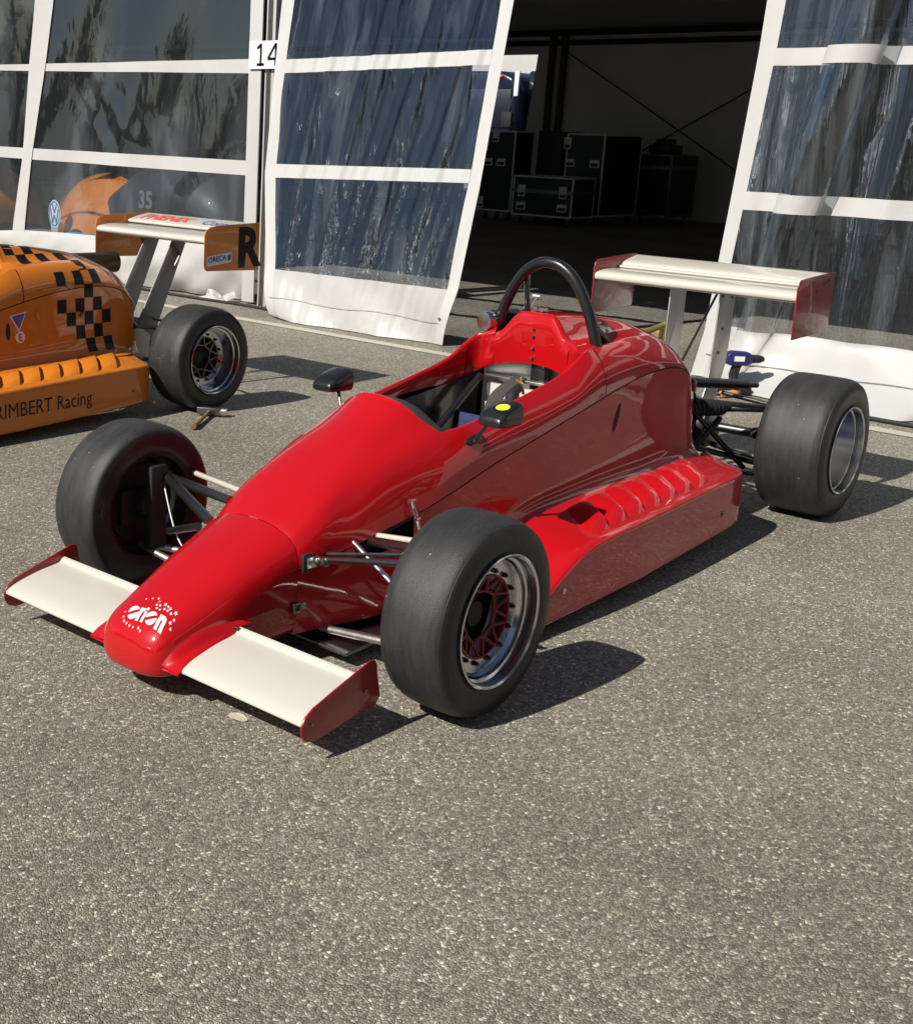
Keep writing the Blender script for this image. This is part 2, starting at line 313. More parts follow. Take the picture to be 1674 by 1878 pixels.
# ------------------------------------------------------------------ wheels
def wheel(root, yo, s, x, zc, R, half, flat, RL, dish, rear, name='wheel', rimmat='alu'):
    """yo = |y| of the outer sidewall, s = side sign (outer = s*yo)."""
    w = link(name, None, root); w.location = (x, 0, zc)
    yc = yo-half
    p = [(-half*.86, RL*.93), (-half*.98, RL*1.05), (-half*1.0, R*.80), (-half*.97, R*.885), (-half*.90, R*.945), (-(flat+(half*.9-flat)*.55), R*.978), (-flat, R*.994), (-flat*.5, R*.999), (0, R)]
    pr = [(a, r) for a, r in p]+[(-a, r) for a, r in reversed(p[:-1])]
    P = cat([Vector((a, r, 0)) for a, r in pr], 4)
    prof = [(q.x, q.y) for q in P]
    b = B()
    b.lathe([(s*(yc+a), r) for a, r in prof], 96)
    tread = [abs(a) < half*.93 and r > R*.9 for a, r in prof]
    for i, fc in enumerate(b.f):
        k = i//96; b.mi[i] = 0 if tread[k] else 1
    t_ = b.build('tyre', ['tyre', 'side'], w, angle=60)
    # raised scuffed line where the slick's tread ends
    b = B(); b.lathe([(s*(yc+half*.90), R*.946), (s*(yc+half*.915), R*.946), (s*(yc+half*.93), R*.925)], 96); b.build('tread_edge', 'tyre', w)
    lip = yo+.006
    def Y(a): return s*a
    rb = B()
    rb.lathe([(Y(lip-.012), RL*1.0), (Y(lip-.002), RL*1.005), (Y(lip), RL*.985), (Y(lip-.004), RL*.955), (Y(lip-.016), RL*.945), (Y(lip-.03), RL*.94), (Y(lip-.034), RL*.90),
              (Y(lip-.05), RL*.885), (Y(lip-dish*.8), RL*.87), (Y(lip-dish), RL*.83), (Y(lip-dish-.002), RL*.62)], 96)
    rb.build('rim', rimmat, w, angle=35)
    ib = B()
    i0 = yc-half*.86
    ib.lathe([(Y(i0+.01), RL*1.0), (Y(i0), RL*1.02), (Y(i0-.004), RL*.98), (Y(i0+.012), RL*.95), (Y(i0+.06), RL*.88), (Y(lip-dish-.004), RL*.86), (Y(lip-dish-.004), RL*.6)], 64)
    ib.build('inner_rim', 'steel', w, angle=35)
    bt = B(); nb = 14 if not rear else 12
    for k in range(nb):
        a = 2*PI*(k+.5)/nb; rr = RL*.69
        bt.lathe([(Y(lip-dish-.002), .0075), (Y(lip-dish+.006), .0075), (Y(lip-dish+.006), .004), (Y(lip-dish+.011), .004)], 6, X=Tr(rr*math.sin(a), 0, rr*math.cos(a)), close=True)
    bt.build('rim_bolts', 'black', w, smooth=False)['kind'] = 'stuff'
    sp = B(); ro = RL*.635; ri = RL*.37; yy = Y(lip-dish+.001)
    sp.lathe([(yy, ro), (yy, ro-.006), (yy-s*.012, ro-.006), (yy-s*.012, ro)], 64)
    K = 10 if not rear else 8
    for k in range(K):
        a0 = 2*PI*k/K; am = a0+PI/K; a1 = a0+2*PI/K
        pi = Vector((ri*(1+.12*(k % 2))*math.sin(am), yy-s*.018, ri*(1+.12*(k % 2))*math.cos(am)))
        nx = Vector((ri*(1+.12*((k+1) % 2))*math.sin(am+2*PI/K), yy-s*.018, ri*(1+.12*((k+1) % 2))*math.cos(am+2*PI/K)))
        for aa in (a0+.08, a1-.08):
            sp.tube([pi, (ro*.96*math.sin(aa), yy-s*.005, ro*.96*math.cos(aa))], .0052, 6)
        sp.tube([pi, nx], .005, 6)
    sp.build('wheel_centre', 'mag' if not rear else 'steel', w, angle=50)
    hb = B(); hb.lathe([(Y(yc-.02), RL*.5), (Y(lip-dish-.06), RL*.42), (Y(lip-dish-.045), RL*.2), (Y(lip-dish-.03), RL*.19), (Y(lip-dish-.028), .001)], 32)
    hb.build('hub', 'mattblack', w, angle=40)
    dk = B(); dk.lathe([(Y(yc-.035), RL*.74), (Y(yc-.015), RL*.74), (Y(yc-.015), .02), (Y(yc-.035), .02), (Y(yc-.035), RL*.74)], 40); dk.build('brake_disc', 'mattblack', w, angle=30)
    ca = B(); ca.box(-.10, -.03, -.03, .03, -.06, .06, X=Tr(0, Y(yc-.025), 0)); ca.build('brake_caliper', 'mattblack', w, .008)
    return w

def airfoil_prof(pts): return pts
def slab(b, top, bot, y0, y1, n=1, sub=3):
    """closed wing section (x,z) lists top LE->TE and bottom TE->LE extruded in y"""
    P = cat([Vector((a, c, 0)) for a, c in top], sub)+cat([Vector((a, c, 0)) for a, c in bot], sub)[1:]
    out = [(q.x, q.y) for q in P]
    ys = [y0+(y1-y0)*i/n for i in range(n+1)]; L = len(out)
    v = [(x, y, z) for y in ys for x, z in out]
    f = [(i*L+k, i*L+(k+1) % L, (i+1)*L+(k+1) % L, (i+1)*L+k) for i in range(n) for k in range(L)]
    f += [tuple(range(L)), tuple(n*L+k for k in range(L-1, -1, -1))]
    b.add(v, f)

# ------------------------------------------------------------------ racing car bodies
CZ = [(-.125, .390), (-.04, .432), (.08, .495), (.21, .578), (.32, .646), (.405, .682)]
NOSE = [  # x, half section from top centre to underside
    (-.603, [(0, .128), (.018, .127), (.033, .124), (.043, .118), (.047, .111), (.047, .104), (.043, .097), (.033, .091), (.018, .088), (0, .087)]),
    (-.596, [(0, .157), (.036, .155), (.062, .148), (.078, .136), (.085, .122), (.086, .106), (.083, .09), (.072, .078), (.045, .07), (0, .068)]),
    (-.578, [(0, .184), (.045, .182), (.082, .172), (.102, .156), (.11, .136), (.112, .112), (.11, .09), (.10, .072), (.06, .062), (0, .06)]),
    (-.548, [(0, .209), (.05, .207), (.092, .196), (.115, .175), (.124, .15), (.127, .12), (.126, .09), (.118, .07), (.07, .058), (0, .056)]),
    (-.50, [(0, .232), (.055, .229), (.098, .217), (.122, .194), (.132, .165), (.135, .13), (.135, .095), (.128, .07), (.08, .057), (0, .055)]),
    (-.42, [(0, .270), (.06, .267), (.105, .253), (.130, .228), (.142, .195), (.146, .155), (.146, .11), (.14, .075), (.09, .06), (0, .058)]),
    (-.32, [(0, .317), (.065, .313), (.114, .298), (.141, .272), (.154, .235), (.158, .185), (.158, .13), (.152, .085), (.10, .065), (0, .062)]),
    (-.22, [(0, .355), (.07, .350), (.122, .335), (.151, .308), (.165, .268), (.168, .21), (.168, .145), (.162, .093), (.10, .07), (0, .066)]),
    (-.125, [(0, .390), (.073, .384), (.128, .367), (.160, .34), (.174, .298), (.177, .235), (.176, .16), (.170, .10), (.11, .075), (0, .07)])]
SHELL = [  # x, top centre ... c4 = cockpit rim ... last = seam
    (-.125, [(0, .390), (.05, .387), (.10, .377), (.143, .357), (.165, .326), (.173, .303), (.176, .29), (.177, .280)]),
    (-.03, [(0, .444), (.055, .443), (.110, .438), (.154, .420), (.180, .386), (.190, .350), (.194, .32), (.194, .296)]),
    (.08, [(0, .505), (.055, .503), (.108, .496), (.150, .478), (.180, .440), (.199, .400), (.210, .360), (.215, .320)]),
    (.21, [(0, .568), (.052, .565), (.101, .555), (.147, .535), (.187, .506), (.212, .458), (.226, .405), (.235, .350)]),
    (.32, [(0, .622), (.051, .617), (.098, .602), (.147, .574), (.196, .541), (.229, .488), (.243, .43), (.250, .375)]),
    ((.405, .412, .422, .437, .462, .455, .43, .41), [(0, .676), (.055, .671), (.106, .652), (.158, .617), (.209, .582), (.243, .528), (.258, .47), (.264, .402)]),
    ((.50, .51, .525, .54, .56, .56, .55, .54), [(0, .73), (.055, .72), (.13, .69), (.19, .64), (.225, .593), (.252, .555), (.268, .50), (.272, .438)]),
    (.66, [(0, .76), (.08, .74), (.15, .70), (.20, .65), (.226, .606), (.253, .575), (.272, .53), (.278, .472)]),
    (.85, [(0, .77), (.09, .75), (.16, .72), (.20, .68), (.227, .638), (.257, .605), (.276, .56), (.283, .512)]),
    (1.02, [(0, .80), (.09, .78), (.16, .75), (.20, .71), (.228, .668), (.259, .635), (.279, .595), (.286, .548)]),
    (1.12, [(0, .82), (.09, .80), (.16, .77), (.20, .73), (.230, .692), (.260, .658), (.281, .615), (.288, .568)]),
    (1.20, [(0, .83), (.09, .82), (.15, .79), (.20, .76), (.231, .728), (.260, .69), (.282, .64), (.289, .585)]),
    (1.262, [(0, .84), (.09, .83), (.15, .81), (.195, .78), (.228, .752), (.260, .71), (.283, .655), (.289, .598)]),
    (1.31, [(0, .85), (.09, .84), (.14, .80), (.19, .775), (.224, .758), (.259, .72), (.283, .665), (.289, .607)])]
COVER = [
    (1.312, [(0, .857), (.045, .857), (.068, .851), (.088, .83), (.125, .788), (.160, .769), (.195, .765), (.226, .757), (.257, .722), (.281, .665), (.289, .607)]),
    (1.42, [(0, .852), (.048, .851), (.072, .843), (.095, .818), (.130, .785), (.165, .773), (.20, .77), (.230, .761), (.259, .728), (.282, .678), (.289, .627)]),
    (1.60, [(0, .833), (.052, .832), (.080, .824), (.108, .805), (.142, .788), (.175, .779), (.208, .772), (.236, .757), (.261, .728), (.281, .688), (.288, .650)]),
    (1.78, [(0, .802), (.055, .801), (.088, .796), (.120, .786), (.152, .775), (.184, .764), (.214, .750), (.240, .729), (.262, .702), (.280, .676), (.286, .654)]),
    (1.92, [(0, .756), (.055, .755), (.09, .751), (.124, .744), (.156, .735), (.187, .723), (.215, .706), (.239, .685), (.259, .664), (.275, .645), (.282, .630)]),
    (2.005, [(0, .712), (.055, .711), (.09, .707), (.124, .70), (.156, .689), (.185, .674), (.211, .655), (.234, .633), (.253, .612), (.268, .594), (.275, .578)]),
    (2.045, [(0, .672), (.052, .671), (.088, .667), (.120, .659), (.150, .647), (.178, .632), (.203, .613), (.225, .592), (.244, .572), (.259, .555), (.266, .542)])]
SIDE = [  # below the seam, down to the floor (no pod in front) or to the pod fillet
    (-.125, [(.177, .280), (.178, .23), (.178, .18), (.176, .14), (.172, .11), (.165, .085)]),
    (-.03, [(.192, .296), (.194, .24), (.194, .18), (.191, .13), (.186, .10), (.178, .08)]),
    (.08, [(.213, .320), (.214, .26), (.213, .20), (.209, .14), (.203, .10), (.195, .075)]),
    (.21, [(.233, .350), (.233, .28), (.232, .21), (.228, .15), (.222, .10), (.214, .07)]),
    (.33, [(.249, .377), (.249, .30), (.248, .23), (.246, .16), (.243, .10), (.238, .065)]),
    (.42, [(.263, .404), (.262, .32), (.262, .25), (.263, .18), (.270, .12), (.29, .075)]),
    (.55, [(.272, .440), (.272, .36), (.273, .28), (.277, .21), (.292, .15), (.33, .118)]),
    (.66, [(.278, .472), (.278, .40), (.279, .32), (.284, .255), (.303, .20), (.345, .178)]),
    (.85, [(.283, .512), (.284, .44), (.286, .365), (.293, .31), (.315, .270), (.36, .254)]),
    (1.12, [(.288, .568), (.290, .48), (.293, .40), (.302, .335), (.327, .295), (.375, .281)]),
    (1.42, [(.289, .627), (.291, .53), (.295, .43), (.306, .355), (.334, .308), (.385, .292)]),
    (1.60, [(.288, .650), (.290, .55), (.294, .45), (.305, .37), (.334, .315), (.388, .296)]),
    (1.78, [(.286, .654), (.288, .56), (.293, .46), (.304, .38), (.334, .322), (.39, .298)]),
    (1.92, [(.282, .630), (.285, .55), (.290, .46), (.300, .385), (.325, .325), (.375, .298)]),
    (2.005, [(.275, .578), (.280, .52), (.285, .45), (.293, .385), (.310, .325), (.345, .292)]),
    (2.045, [(.266, .542), (.271, .49), (.276, .43), (.282, .375), (.292, .32), (.31, .285)])]
def podrows(cut=0):
    R = []
    for x, zt, zi, so in [(.40, .055, .062, .90), (.42, .075, .085, .97), (.47, .092, .105, 1), (.55, .118, .128, 1), (.62, .155, .165, 1), (.70, .192, .205, 1), (.78, .222, .238, 1), (.88, .240, .262, 1), (1.0, .248, .275, 1), (1.2, .254, .287, 1),
                          (1.4, .259, .294, 1), (1.6, .262, .298, 1), (1.78, .264, .300, 1), (1.88, .264, .300, .993), (1.96, .263, .300, .965), (2.02, .262, .299, .90), (2.055, .260, .298, .79), (2.072, .257, .296, .62), (2.077, .255, .294, .42)]:
        yi = min(interp([(.42, .29), (.55, .33), (.66, .345), (.85, .36), (1.12, .375), (1.42, .385), (1.78, .39), (1.95, .375), (2.0, .35)], x), .39)-.012
        yo = interp([(.4, .55), (1.2, .553), (1.99, .53)], x); ys = lambda f: yi+(yo-yi)*f*so
        zb = interp([(.4, .045), (1.0, .055), (1.99, .085)], x); r = .016; d = zi-zt
        R.append([(x, yi, zi+.001), (x, ys(.25), zt+d*.66), (x, ys(.55), zt+d*.30), (x, ys(.85), zt+.003), (x, ys(.93), zt), (x, ys(.975), zt-.005), (x, ys(.997), zt-.016), (x, ys(1.0), zt-.03),
                  (x, ys(1.0), max(zb+.012, (zt+zb)/2)), (x, ys(.995), zb), (x, ys(.93), zb-.006), (x, yi, zb-.006)])
    return [[(x-(cut*max(0, (x-1.6)/.46)), y, z) for x, y, z in r] for r in R]
def rowsof(tab):
    out = []
    for x, s in tab:
        xs = x if isinstance(x, tuple) else (x,)*len(s)
        out.append([(xs[i], y, z) for i, (y, z) in enumerate(s)])
    return out

def build_body(root, paint, orange=False):
    P = {}
    b = B(); G = surf(rowsof(NOSE), 4, 5); addgrid(b, G, mirror=True)
    # blunt tip closing
    n = len(G[0]); tip = [(-.604, 0, .107)]
    r = [(p.x, p.y, p.z) for p in G[0]]+[(p.x, -p.y, p.z) for p in reversed(G[0][1:-1])]
    b.add(r+tip, [(i, (i+1) % len(r), len(r)) for i in range(len(r))])
    P['nose'] = b.build('nose_cone', paint, root, weld=.0004, angle=88)
    # cowl and cockpit surround
    nu, nv = 5, 6; rows = rowsof(SHELL); G = surf(rows, nu, nv); arch = 5*nv; rim = 4*nu
    b = B(); gap = [[Vector((p.x+(.003 if i == 0 else 0), p.y, p.z)) for p in r] for i, r in enumerate(G)]
    addgrid(b, gap, skip=lambda i, j: i >= arch and j < rim, mirror=True)
    path = [G[arch][j].copy() for j in range(rim+1)]+[G[i][rim].copy() for i in range(arch+1, len(G))]
    L = len(path); lip = []
    for k, p in enumerate(path):
        q0, q1 = path[max(k-1, 0)], path[min(k+1, L-1)]; d = (q1-q0).normalized()
        inw = Vector((-d.y, d.x, 0)); inw = Vector((0, -1, 0)) if p.x > .5 else (Vector((1, -.0, 0)) if k < 3 else Vector((.5, -1, 0)).normalized())
        dep = interp([(.40, .020), (.60, .028), (.85, .045), (1.0, .065), (1.12, .10), (1.2, .115), (1.31, .12)], p.x)
        lip.append([p, p+inw*.004+Vector((0, 0, .004)), p+inw*.011+Vector((0, 0, .003)), p+inw*.016+Vector((0, 0, -.004)), p+inw*.017+Vector((0, 0, -dep)), p+inw*.012+Vector((0, 0, -dep-.002))])
    addgrid(b, lip, mirror=True)
    P['shell'] = b.build('cockpit_surround', paint, root, weld=.0004, angle=55)
    # curved corner walls either side of the headrest
    b = B(); C = []
    prof = [(.213, .752), (.20, .768), (.185, .773), (.168, .776)]
    for k, (x, y, zt, zb) in enumerate([(1.205, .212, .727, .612), (1.232, .206, .745, .622), (1.252, .195, .757, .632), (1.262, .178, .768, .643), (1.272, .145, .781, .660)]):
        C.append([(1.318, (.224, .222, .215, .20, .17)[k], (.752, .757, .763, .772, .786)[k]), (x+.012, y+.003, zt+.003), (x, y, zt-.004), (x-.002, y, zt*.5+zb*.5), (x-.004, y, zb), (x+.01, y, zb-.002)])
    for s in (1, -1):
        b = B(); addgrid(b, [[Vector((p.x, p.y*s, p.z)) for p in r] for r in surf(C, 4, 5)]); b.build('cockpit_corner', paint, root, angle=60)
    # headrest panel
    b = B(); out = [(.157, .655), (.157, .772), (.140, .777), (.122, .790), (.095, .826), (.076, .848), (.066, .855), (.045, .858), (0, .858)]
    bot = [(.157, .655), (.10, .668), (.05, .675), (0, .677)]
    half = cat([Vector((a, c, 0)) for a, c in out[1:]], 4)
    top = [(q.x, q.y) for q in half]; full = [(-a, c) for a, c in top]+[(a, c) for a, c in reversed(top[:-1])]
    Gm = []
    for y, zt in full:
        a = abs(y); zb = interp([(0, .677), (.05, .675), (.10, .668), (.157, .655)], a); dx = -.030*(a/.157)**2
        Gm.append([Vector((1.318+dx*.2, y, zt+.0)), Vector((1.304+dx, y, zt-.002)), Vector((1.299+dx, y, zt-.012))]+[Vector((1.297+dx-.012*(1-t)*.5, y, zb+(zt-.012-zb)*(1-t))) for t in (.2, .4, .6, .8, 1)]+[Vector((1.308+dx, y, zb-.001))])
    addgrid(b, Gm); P['head'] = b.build('headrest_panel', paint, root, angle=60)
    if not orange:
        for z, m_ in ((.70, 'bronze'), (.735, 'bronze'), (.775, 'mattblack'), (.80, 'mattblack')):
            b = B(); b.tube([(1.30, 0, z), (1.2865+.0, 0, z)], .0055 if m_ == 'bronze' else .0045, 10)
            b.build('rivet' if m_ == 'bronze' else 'rivet_hole', m_, P['head'])
    # engine cover
    b = B(); G = surf(rowsof(COVER), 5, 6)
    G.append([Vector((p.x+.006, p.y*.95, p.z-.012)) for p in G[-1]]); G.append([Vector((p.x-.03, p.y*.97, p.z-.01)) for p in G[-1]])
    G = [[Vector((p.x+(.004 if i == 0 else 0), p.y, p.z)) for p in r] for i, r in enumerate(G)]
    addgrid(b, G, mirror=True); P['cover'] = b.build('engine_cover', paint, root, weld=.0004, angle=60)
    # lower sides with fillet on to the pods
    G = surf([[(x, y, z-(.0045 if k == 0 else 0)) for k, (x, y, z) in enumerate(r)] for r in rowsof(SIDE)], 5, 5)
    for s in (-1, 1):
        b = B(); GG = [[Vector((p.x, p.y*s, p.z)) for p in r] for r in G]
        GG.append([Vector((p.x-.004, p.y-s*.02, p.z-.004)) for p in GG[-1]])
        sk = (lambda i, j: 10 <= i < 19 and 0 <= j < 5)
        addgrid(b, GG, skip=sk); P['side%d' % s] = b.build('lower_side', paint, root, angle=60)
        # sill shadow gap: dark strip behind the seam
        b = B(); addgrid(b, [[Vector((r[0].x, s*(r[0].y-.006), r[0].z-.012)), Vector((r[0].x, s*(r[0].y-.006), r[0].z+.014))] for r in G]); b.build('seam_gap', 'mattblack', root)
        b = B(); R = surf([[(x, y*s, z) for x, y, z in r] for r in podrows(.10 if orange else 0)], 3, 3); addgrid(b, R)
        b.add([tuple(p) for p in R[0]], [tuple(range(len(R[0])))]); b.add([tuple(p) for p in R[-1]], [tuple(range(len(R[-1])))])
        P['pod%d' % s] = b.build('side_pod', paint, root, angle=50)
        Tp = bvh([P['pod%d' % s], P['side%d' % s]])
        # louvres, each a raised blade
        if not (orange and s > 0):
            for k in range(7):
                xi = 1.0+k*.120; 
                Gm = []
                for a in range(9):
                    f = a/8; y = .352+(.512-.352)*f; xx = xi-(y-.352)*.66
                    h = .027*math.sin(PI*min(1, f*2.2+.12)*.5)*(1 if f < .82 else max(0, (1-f)/.18))
                    z0 = drop(Tp, (xx, y*s, .5), (0, 0, -1), 0).z; row = []
                    for c in range(7):
                        g_ = c/6; xq = xx-.006+g_*.110; zz = drop(Tp, (xq, y*s, .5), (0, 0, -1), 0).z
                        row.append(Vector((xq, y*s, zz-.0015+h*math.sin(g_*PI/2)**1.0)))
                    row.append(Vector((xq+.001, y*s, zz-.004)))
                    Gm.append(row)
                b = B(); addgrid(b, Gm); b.build('louvre', paint, P['pod%d' % s], angle=35)
        for xs, zs in ((.676, .127), (1.814, .142)):
            b = B(); yy = drop(Tp, (xs, s*.8, zs), (0, -s, 0), 0).y
            b.tube([(xs, yy-s*.002, zs), (xs, yy+s*.0025, zs)], .010, 16); b.tube([(xs, yy, zs), (xs, yy+s*.005, zs)], .004, 6); b.build('pod_screw', 'chrome' if xs < 1 else 'steel', P['pod%d' % s])
    # floor tray
    b = B(); b.box(-.05, 2.0, -.30, .30, .038, .05); b.build('floor_tray', 'steel', root, .004)
    return P

def tub(root, P):
    b = B()   # dark inner monocoque, open at the top
    xs = [(-.08, .14, .20), (.1, .17, .30), (.3, .20, .44), (.5, .20, .55), (.9, .205, .58), (1.28, .205, .62)]
    for s in (-1, 1):
        addgrid(b, [[Vector((x, s*w, zt)), Vector((x, s*w, zt*.5)), Vector((x, s*(w-.02), .07)), Vector((x, 0, .065))] for x, w, zt in xs])
    b.build('cockpit_tub', 'black', root, angle=60)
    # aluminium seat-back bulkhead
    b = B(); addgrid(b, [[Vector((1.36-.06*(abs(y)/.2)**2, y, z)) for y in [-.2+.4*k/16 for k in range(17)]] for z in (.10, .3, .5, .66, .70)]); b.build('rear_bulkhead', 'matalu', root)
    b = B(); b.box(1.315, 1.345, -.045, .015, .12, .70); b.build('harness_post', 'black', root, .006)
    b = B(); b.box(1.27, 1.30, -.19, .175, .606, .618); b.build('cross_rail', 'matalu', root, .002)
    for k, (x, y0, y1, z0, z1, t) in enumerate([(1.235, -.185, .125, .30, .596, .018), (1.195, -.19, -.03, .30, .604, .012), (1.15, .0, .088, .28, .546, .02), (1.14, -.20, -.055, .28, .596, .012)]):
        b = B(); b.box(x, x+t, y0, y1, z0, z1, X=None); b.build('seat_board', 'cream', root, .002)
    b = B(); addgrid(b, surf([[(x, y, z) for y in (-.18, -.05, .06, .17)] for x, z in ((.80, .16), (.90, .14), (1.0, .17), (1.07, .34), (1.11, .50))], 3, 4)); solid(b.build('seat_pad', 'navy', root), .02)
    b = B(); pth = [(1.285, .035, .622), (1.22, .035, .606), (1.145, .040, .568), (1.11, .048, .49), (1.07, .062, .40)]
    addgrid(b, surf([[(x, y-.028, z+.001), (x, y, z+.006), (x, y+.028, z+.001)] for x, y, z in pth], 3, 4))
    solid(b.build('shoulder_belt', 'belt', root), .004)
    b = B(); b.tube([(1.22, -.02, .615), (1.25, .03, .618)], .005, 8); b.tube([(1.235, .0, .612), (1.235, .0, .636)], .005, 8); b.build('belt_buckle', 'gold', root, .002)
    b = B(); b.tube([(1.19, -.022, .606), (1.14, -.028, .585), (1.12, -.02, .50)], [.016, .022, .018], 12, sub=3); b.build('belt_roll', 'mattblack', root)
    b = B(); b.tube([(.58, .19, .12), (.9, .17, .40), (1.22, .16, .62)], .013, 10); b.tube([(.58, -.19, .12), (.9, -.17, .40), (1.22, -.16, .62)], .013, 10); b.build('tub_tube', 'black', root)
    # dash hoop edge in grey foam
    b = B(); arcp = [(.405, 0, .680), (.412, .06, .673), (.422, .112, .652), (.437, .158, .618), (.455, .190, .592), (.475, .207, .572)]
    arcp = [(x, -y, z) for x, y, z in reversed(arcp[1:])]+arcp
    pts = cat([Vector(p) for p in arcp], 4)
    addgrid(b, [[Vector((p.x+.005, p.y*.96, p.z-.012)), Vector((p.x+.03, p.y*.97, p.z-.009)), Vector((p.x+.075, p.y*.96-.0, p.z-.016)), Vector((p.x+.092, p.y*.93, p.z-.034)), Vector((p.x+.088, p.y*.9, p.z-.09))] for p in pts]); b.build('dash_trim', 'foam', root, angle=60)
    b = B(); b.prism([(-.17, .40), (.17, .40), (.15, .50), (.07, .55), (-.07, .55), (-.15, .50)], .43, .44, 'x'); b.build('dashboard', 'mattblack', root)
    b = B(); th = [2*PI*k/32 for k in range(33)]
    b.tube([(.60+.02*math.cos(a), .11*math.sin(a), .42+.10*math.cos(a)*.9) for a in th], .012, 8, cap=False); b.tube([(.44, 0, .42), (.60, 0, .42)], .02, 10); b.box(.59, .60, -.1, .1, .405, .435); b.build('steering_wheel', 'mattblack', root)

# ------------------------------------------------------------------ RED CAR
car = thing('racing_car', 'red open-wheel single-seater racing car with cream wings parked on the asphalt', 'racing car')
P = build_body(car, 'red'); tub(car, P)
for s in (-1, 1):
    wheel(car, .752, s, 0, .267, .266, .098, .052, .178, .052, False)
    wheel(car, .676, s, 2.60, .284, .284, .135, .088, .178, .11, True)
# front wings
topF = [(-.559, .104), (-.556, .110), (-.535, .121), (-.50, .132), (-.44, .145), (-.38, .153), (-.362, .157), (-.352, .166), (-.343, .169)]
botF = [(-.343, .169), (-.342, .160), (-.36, .148), (-.42, .118), (-.50, .094), (-.545, .094), (-.558, .099), (-.559, .104)]
ep = [(-.565, .103), (-.563, .082), (-.552, .063), (-.524, .051), (-.489, .053), (-.387, .066), (-.281, .075), (-.267, .093), (-.275, .125), (-.284, .157), (-.287, .183), (-.296, .197), (-.312, .2), (-.335, .194), (-.435, .166), (-.524, .140), (-.552, .125)]
for s in (-1, 1):
    w = link('front_wing', None, car)
    b = B(); slab(b, topF, botF, s*.172, s*.585, 6); b.build('wing_blade', 'cream', w, angle=50)
    b = B(); b.prism(ep, s*.5855, s*.5905); b.build('end_plate', 'redplate', w, .0015)
    b = B(); b.tube([(-.33, s*.590, .125), (-.33, s*.594, .125)], .006, 10); b.tube([(-.53, s*.590, .10), (-.53, s*.593, .10)], .004, 8); b.build('plate_screw', 'steel', w)
    # red root fairing blending into the nose
    R = []
    for x, ht, yi in ((-.574, .0, .112), (-.566, .004, .122), (-.54, .012, .130), (-.48, .020, .138), (-.42, .021, .145), (-.37, .013, .151), (-.33, .004, .154), (-.30, -.004, .156)):
        k_ = min(1, max(.05, (x+.574)/.12)); zt = interp([(-.574, .098), (-.559, .108), (-.535, .121), (-.50, .132), (-.44, .145), (-.38, .153), (-.343, .166), (-.31, .165)], x)
        R.append([(x, s*(yi-.012), zt+ht+.022), (x, s*(yi+.004), zt+ht+.010), (x, s*(yi+.018), zt+.006+ht*.2), (x, s*.1725, zt+.003), (x, s*.1735, zt-.001-.007*k_), (x, s*.165, zt-.001-.025*k_), (x, s*(yi-.01), zt-.001-.03*k_)])
    b = B(); addgrid(b, surf(R, 3, 4)); b.build('wing_root', 'red', w, angle=60)
    b = B(); b.tube([(-.36, s*.168, .172), (-.36, s*.178, .172)], .005, 8); b.build('root_bolt', 'black', w)
# rear wing
rw = link('rear_wing', None, car)
b = B(); slab(b, [(2.488, .872), (2.492, .886), (2.52, .897), (2.58, .902), (2.66, .900), (2.735, .896)], [(2.735, .896), (2.735, .889), (2.66, .868), (2.58, .852), (2.52, .852), (2.493, .860), (2.488, .872)], -.440, .440, 8); b.build('main_plane', 'cream', rw, angle=50)
b = B(); slab(b, [(2.715, .912), (2.722, .921), (2.75, .930), (2.80, .940), (2.862, .950)], [(2.862, .950), (2.862, .945), (2.80, .925), (2.75, .908), (2.722, .904), (2.715, .912)], -.440, .440, 8); b.build('wing_flap', 'cream', rw, angle=50)
b = B(); slab(b, [(2.69, .904), (2.697, .911), (2.708, .911)], [(2.708, .911), (2.712, .905), (2.70, .898), (2.69, .904)], -.440, .440, 8); b.build('slot_lip', 'cream', rw, angle=50)
pl = [(2.866, .955), (2.80, .957), (2.56, .948), (2.512, .945), (2.492, .934), (2.482, .912), (2.487, .708), (2.50, .707), (2.84, .712), (2.858, .718), (2.866, .735)]
for s in (-1, 1):
    b = B(); b.prism(pl, s*.4405, s*.4455); b.build('end_plate', 'redplate', rw, .0015)
    b = B()
    for x, z in ((2.52, .872), (2.60, .872), (2.68, .89), (2.755, .915), (2.78, .921), (2.80, .927)): b.tube([(x, s*.445, z), (x, s*.449, z)], .0055, 10)
    b.build('plate_screw', 'steel', rw)
    b = B(); st = [(2.545, .851), (2.693, .869), (2.690, .66), (2.675, .54), (2.62, .40), (2.50, .33), (2.45, .35), (2.52, .47), (2.540, .62)]
    b.prism(st, s*.1055, s*.1115); b.build('wing_strut', 'matalu', rw, .0015)
    b = B()
    for x, z in ((2.57, .84), (2.66, .83), (2.60, .70), (2.59, .60)): b.tube([(x, s*.1115, z), (x, s*.1165, z)], .006, 8)
    b.build('strut_bolt', 'steel', rw)
b = B(); b.tube([(2.80, 0, .86), (2.5, 0, .56)], .0055, 8); b.build('wing_brace', 'black', rw)
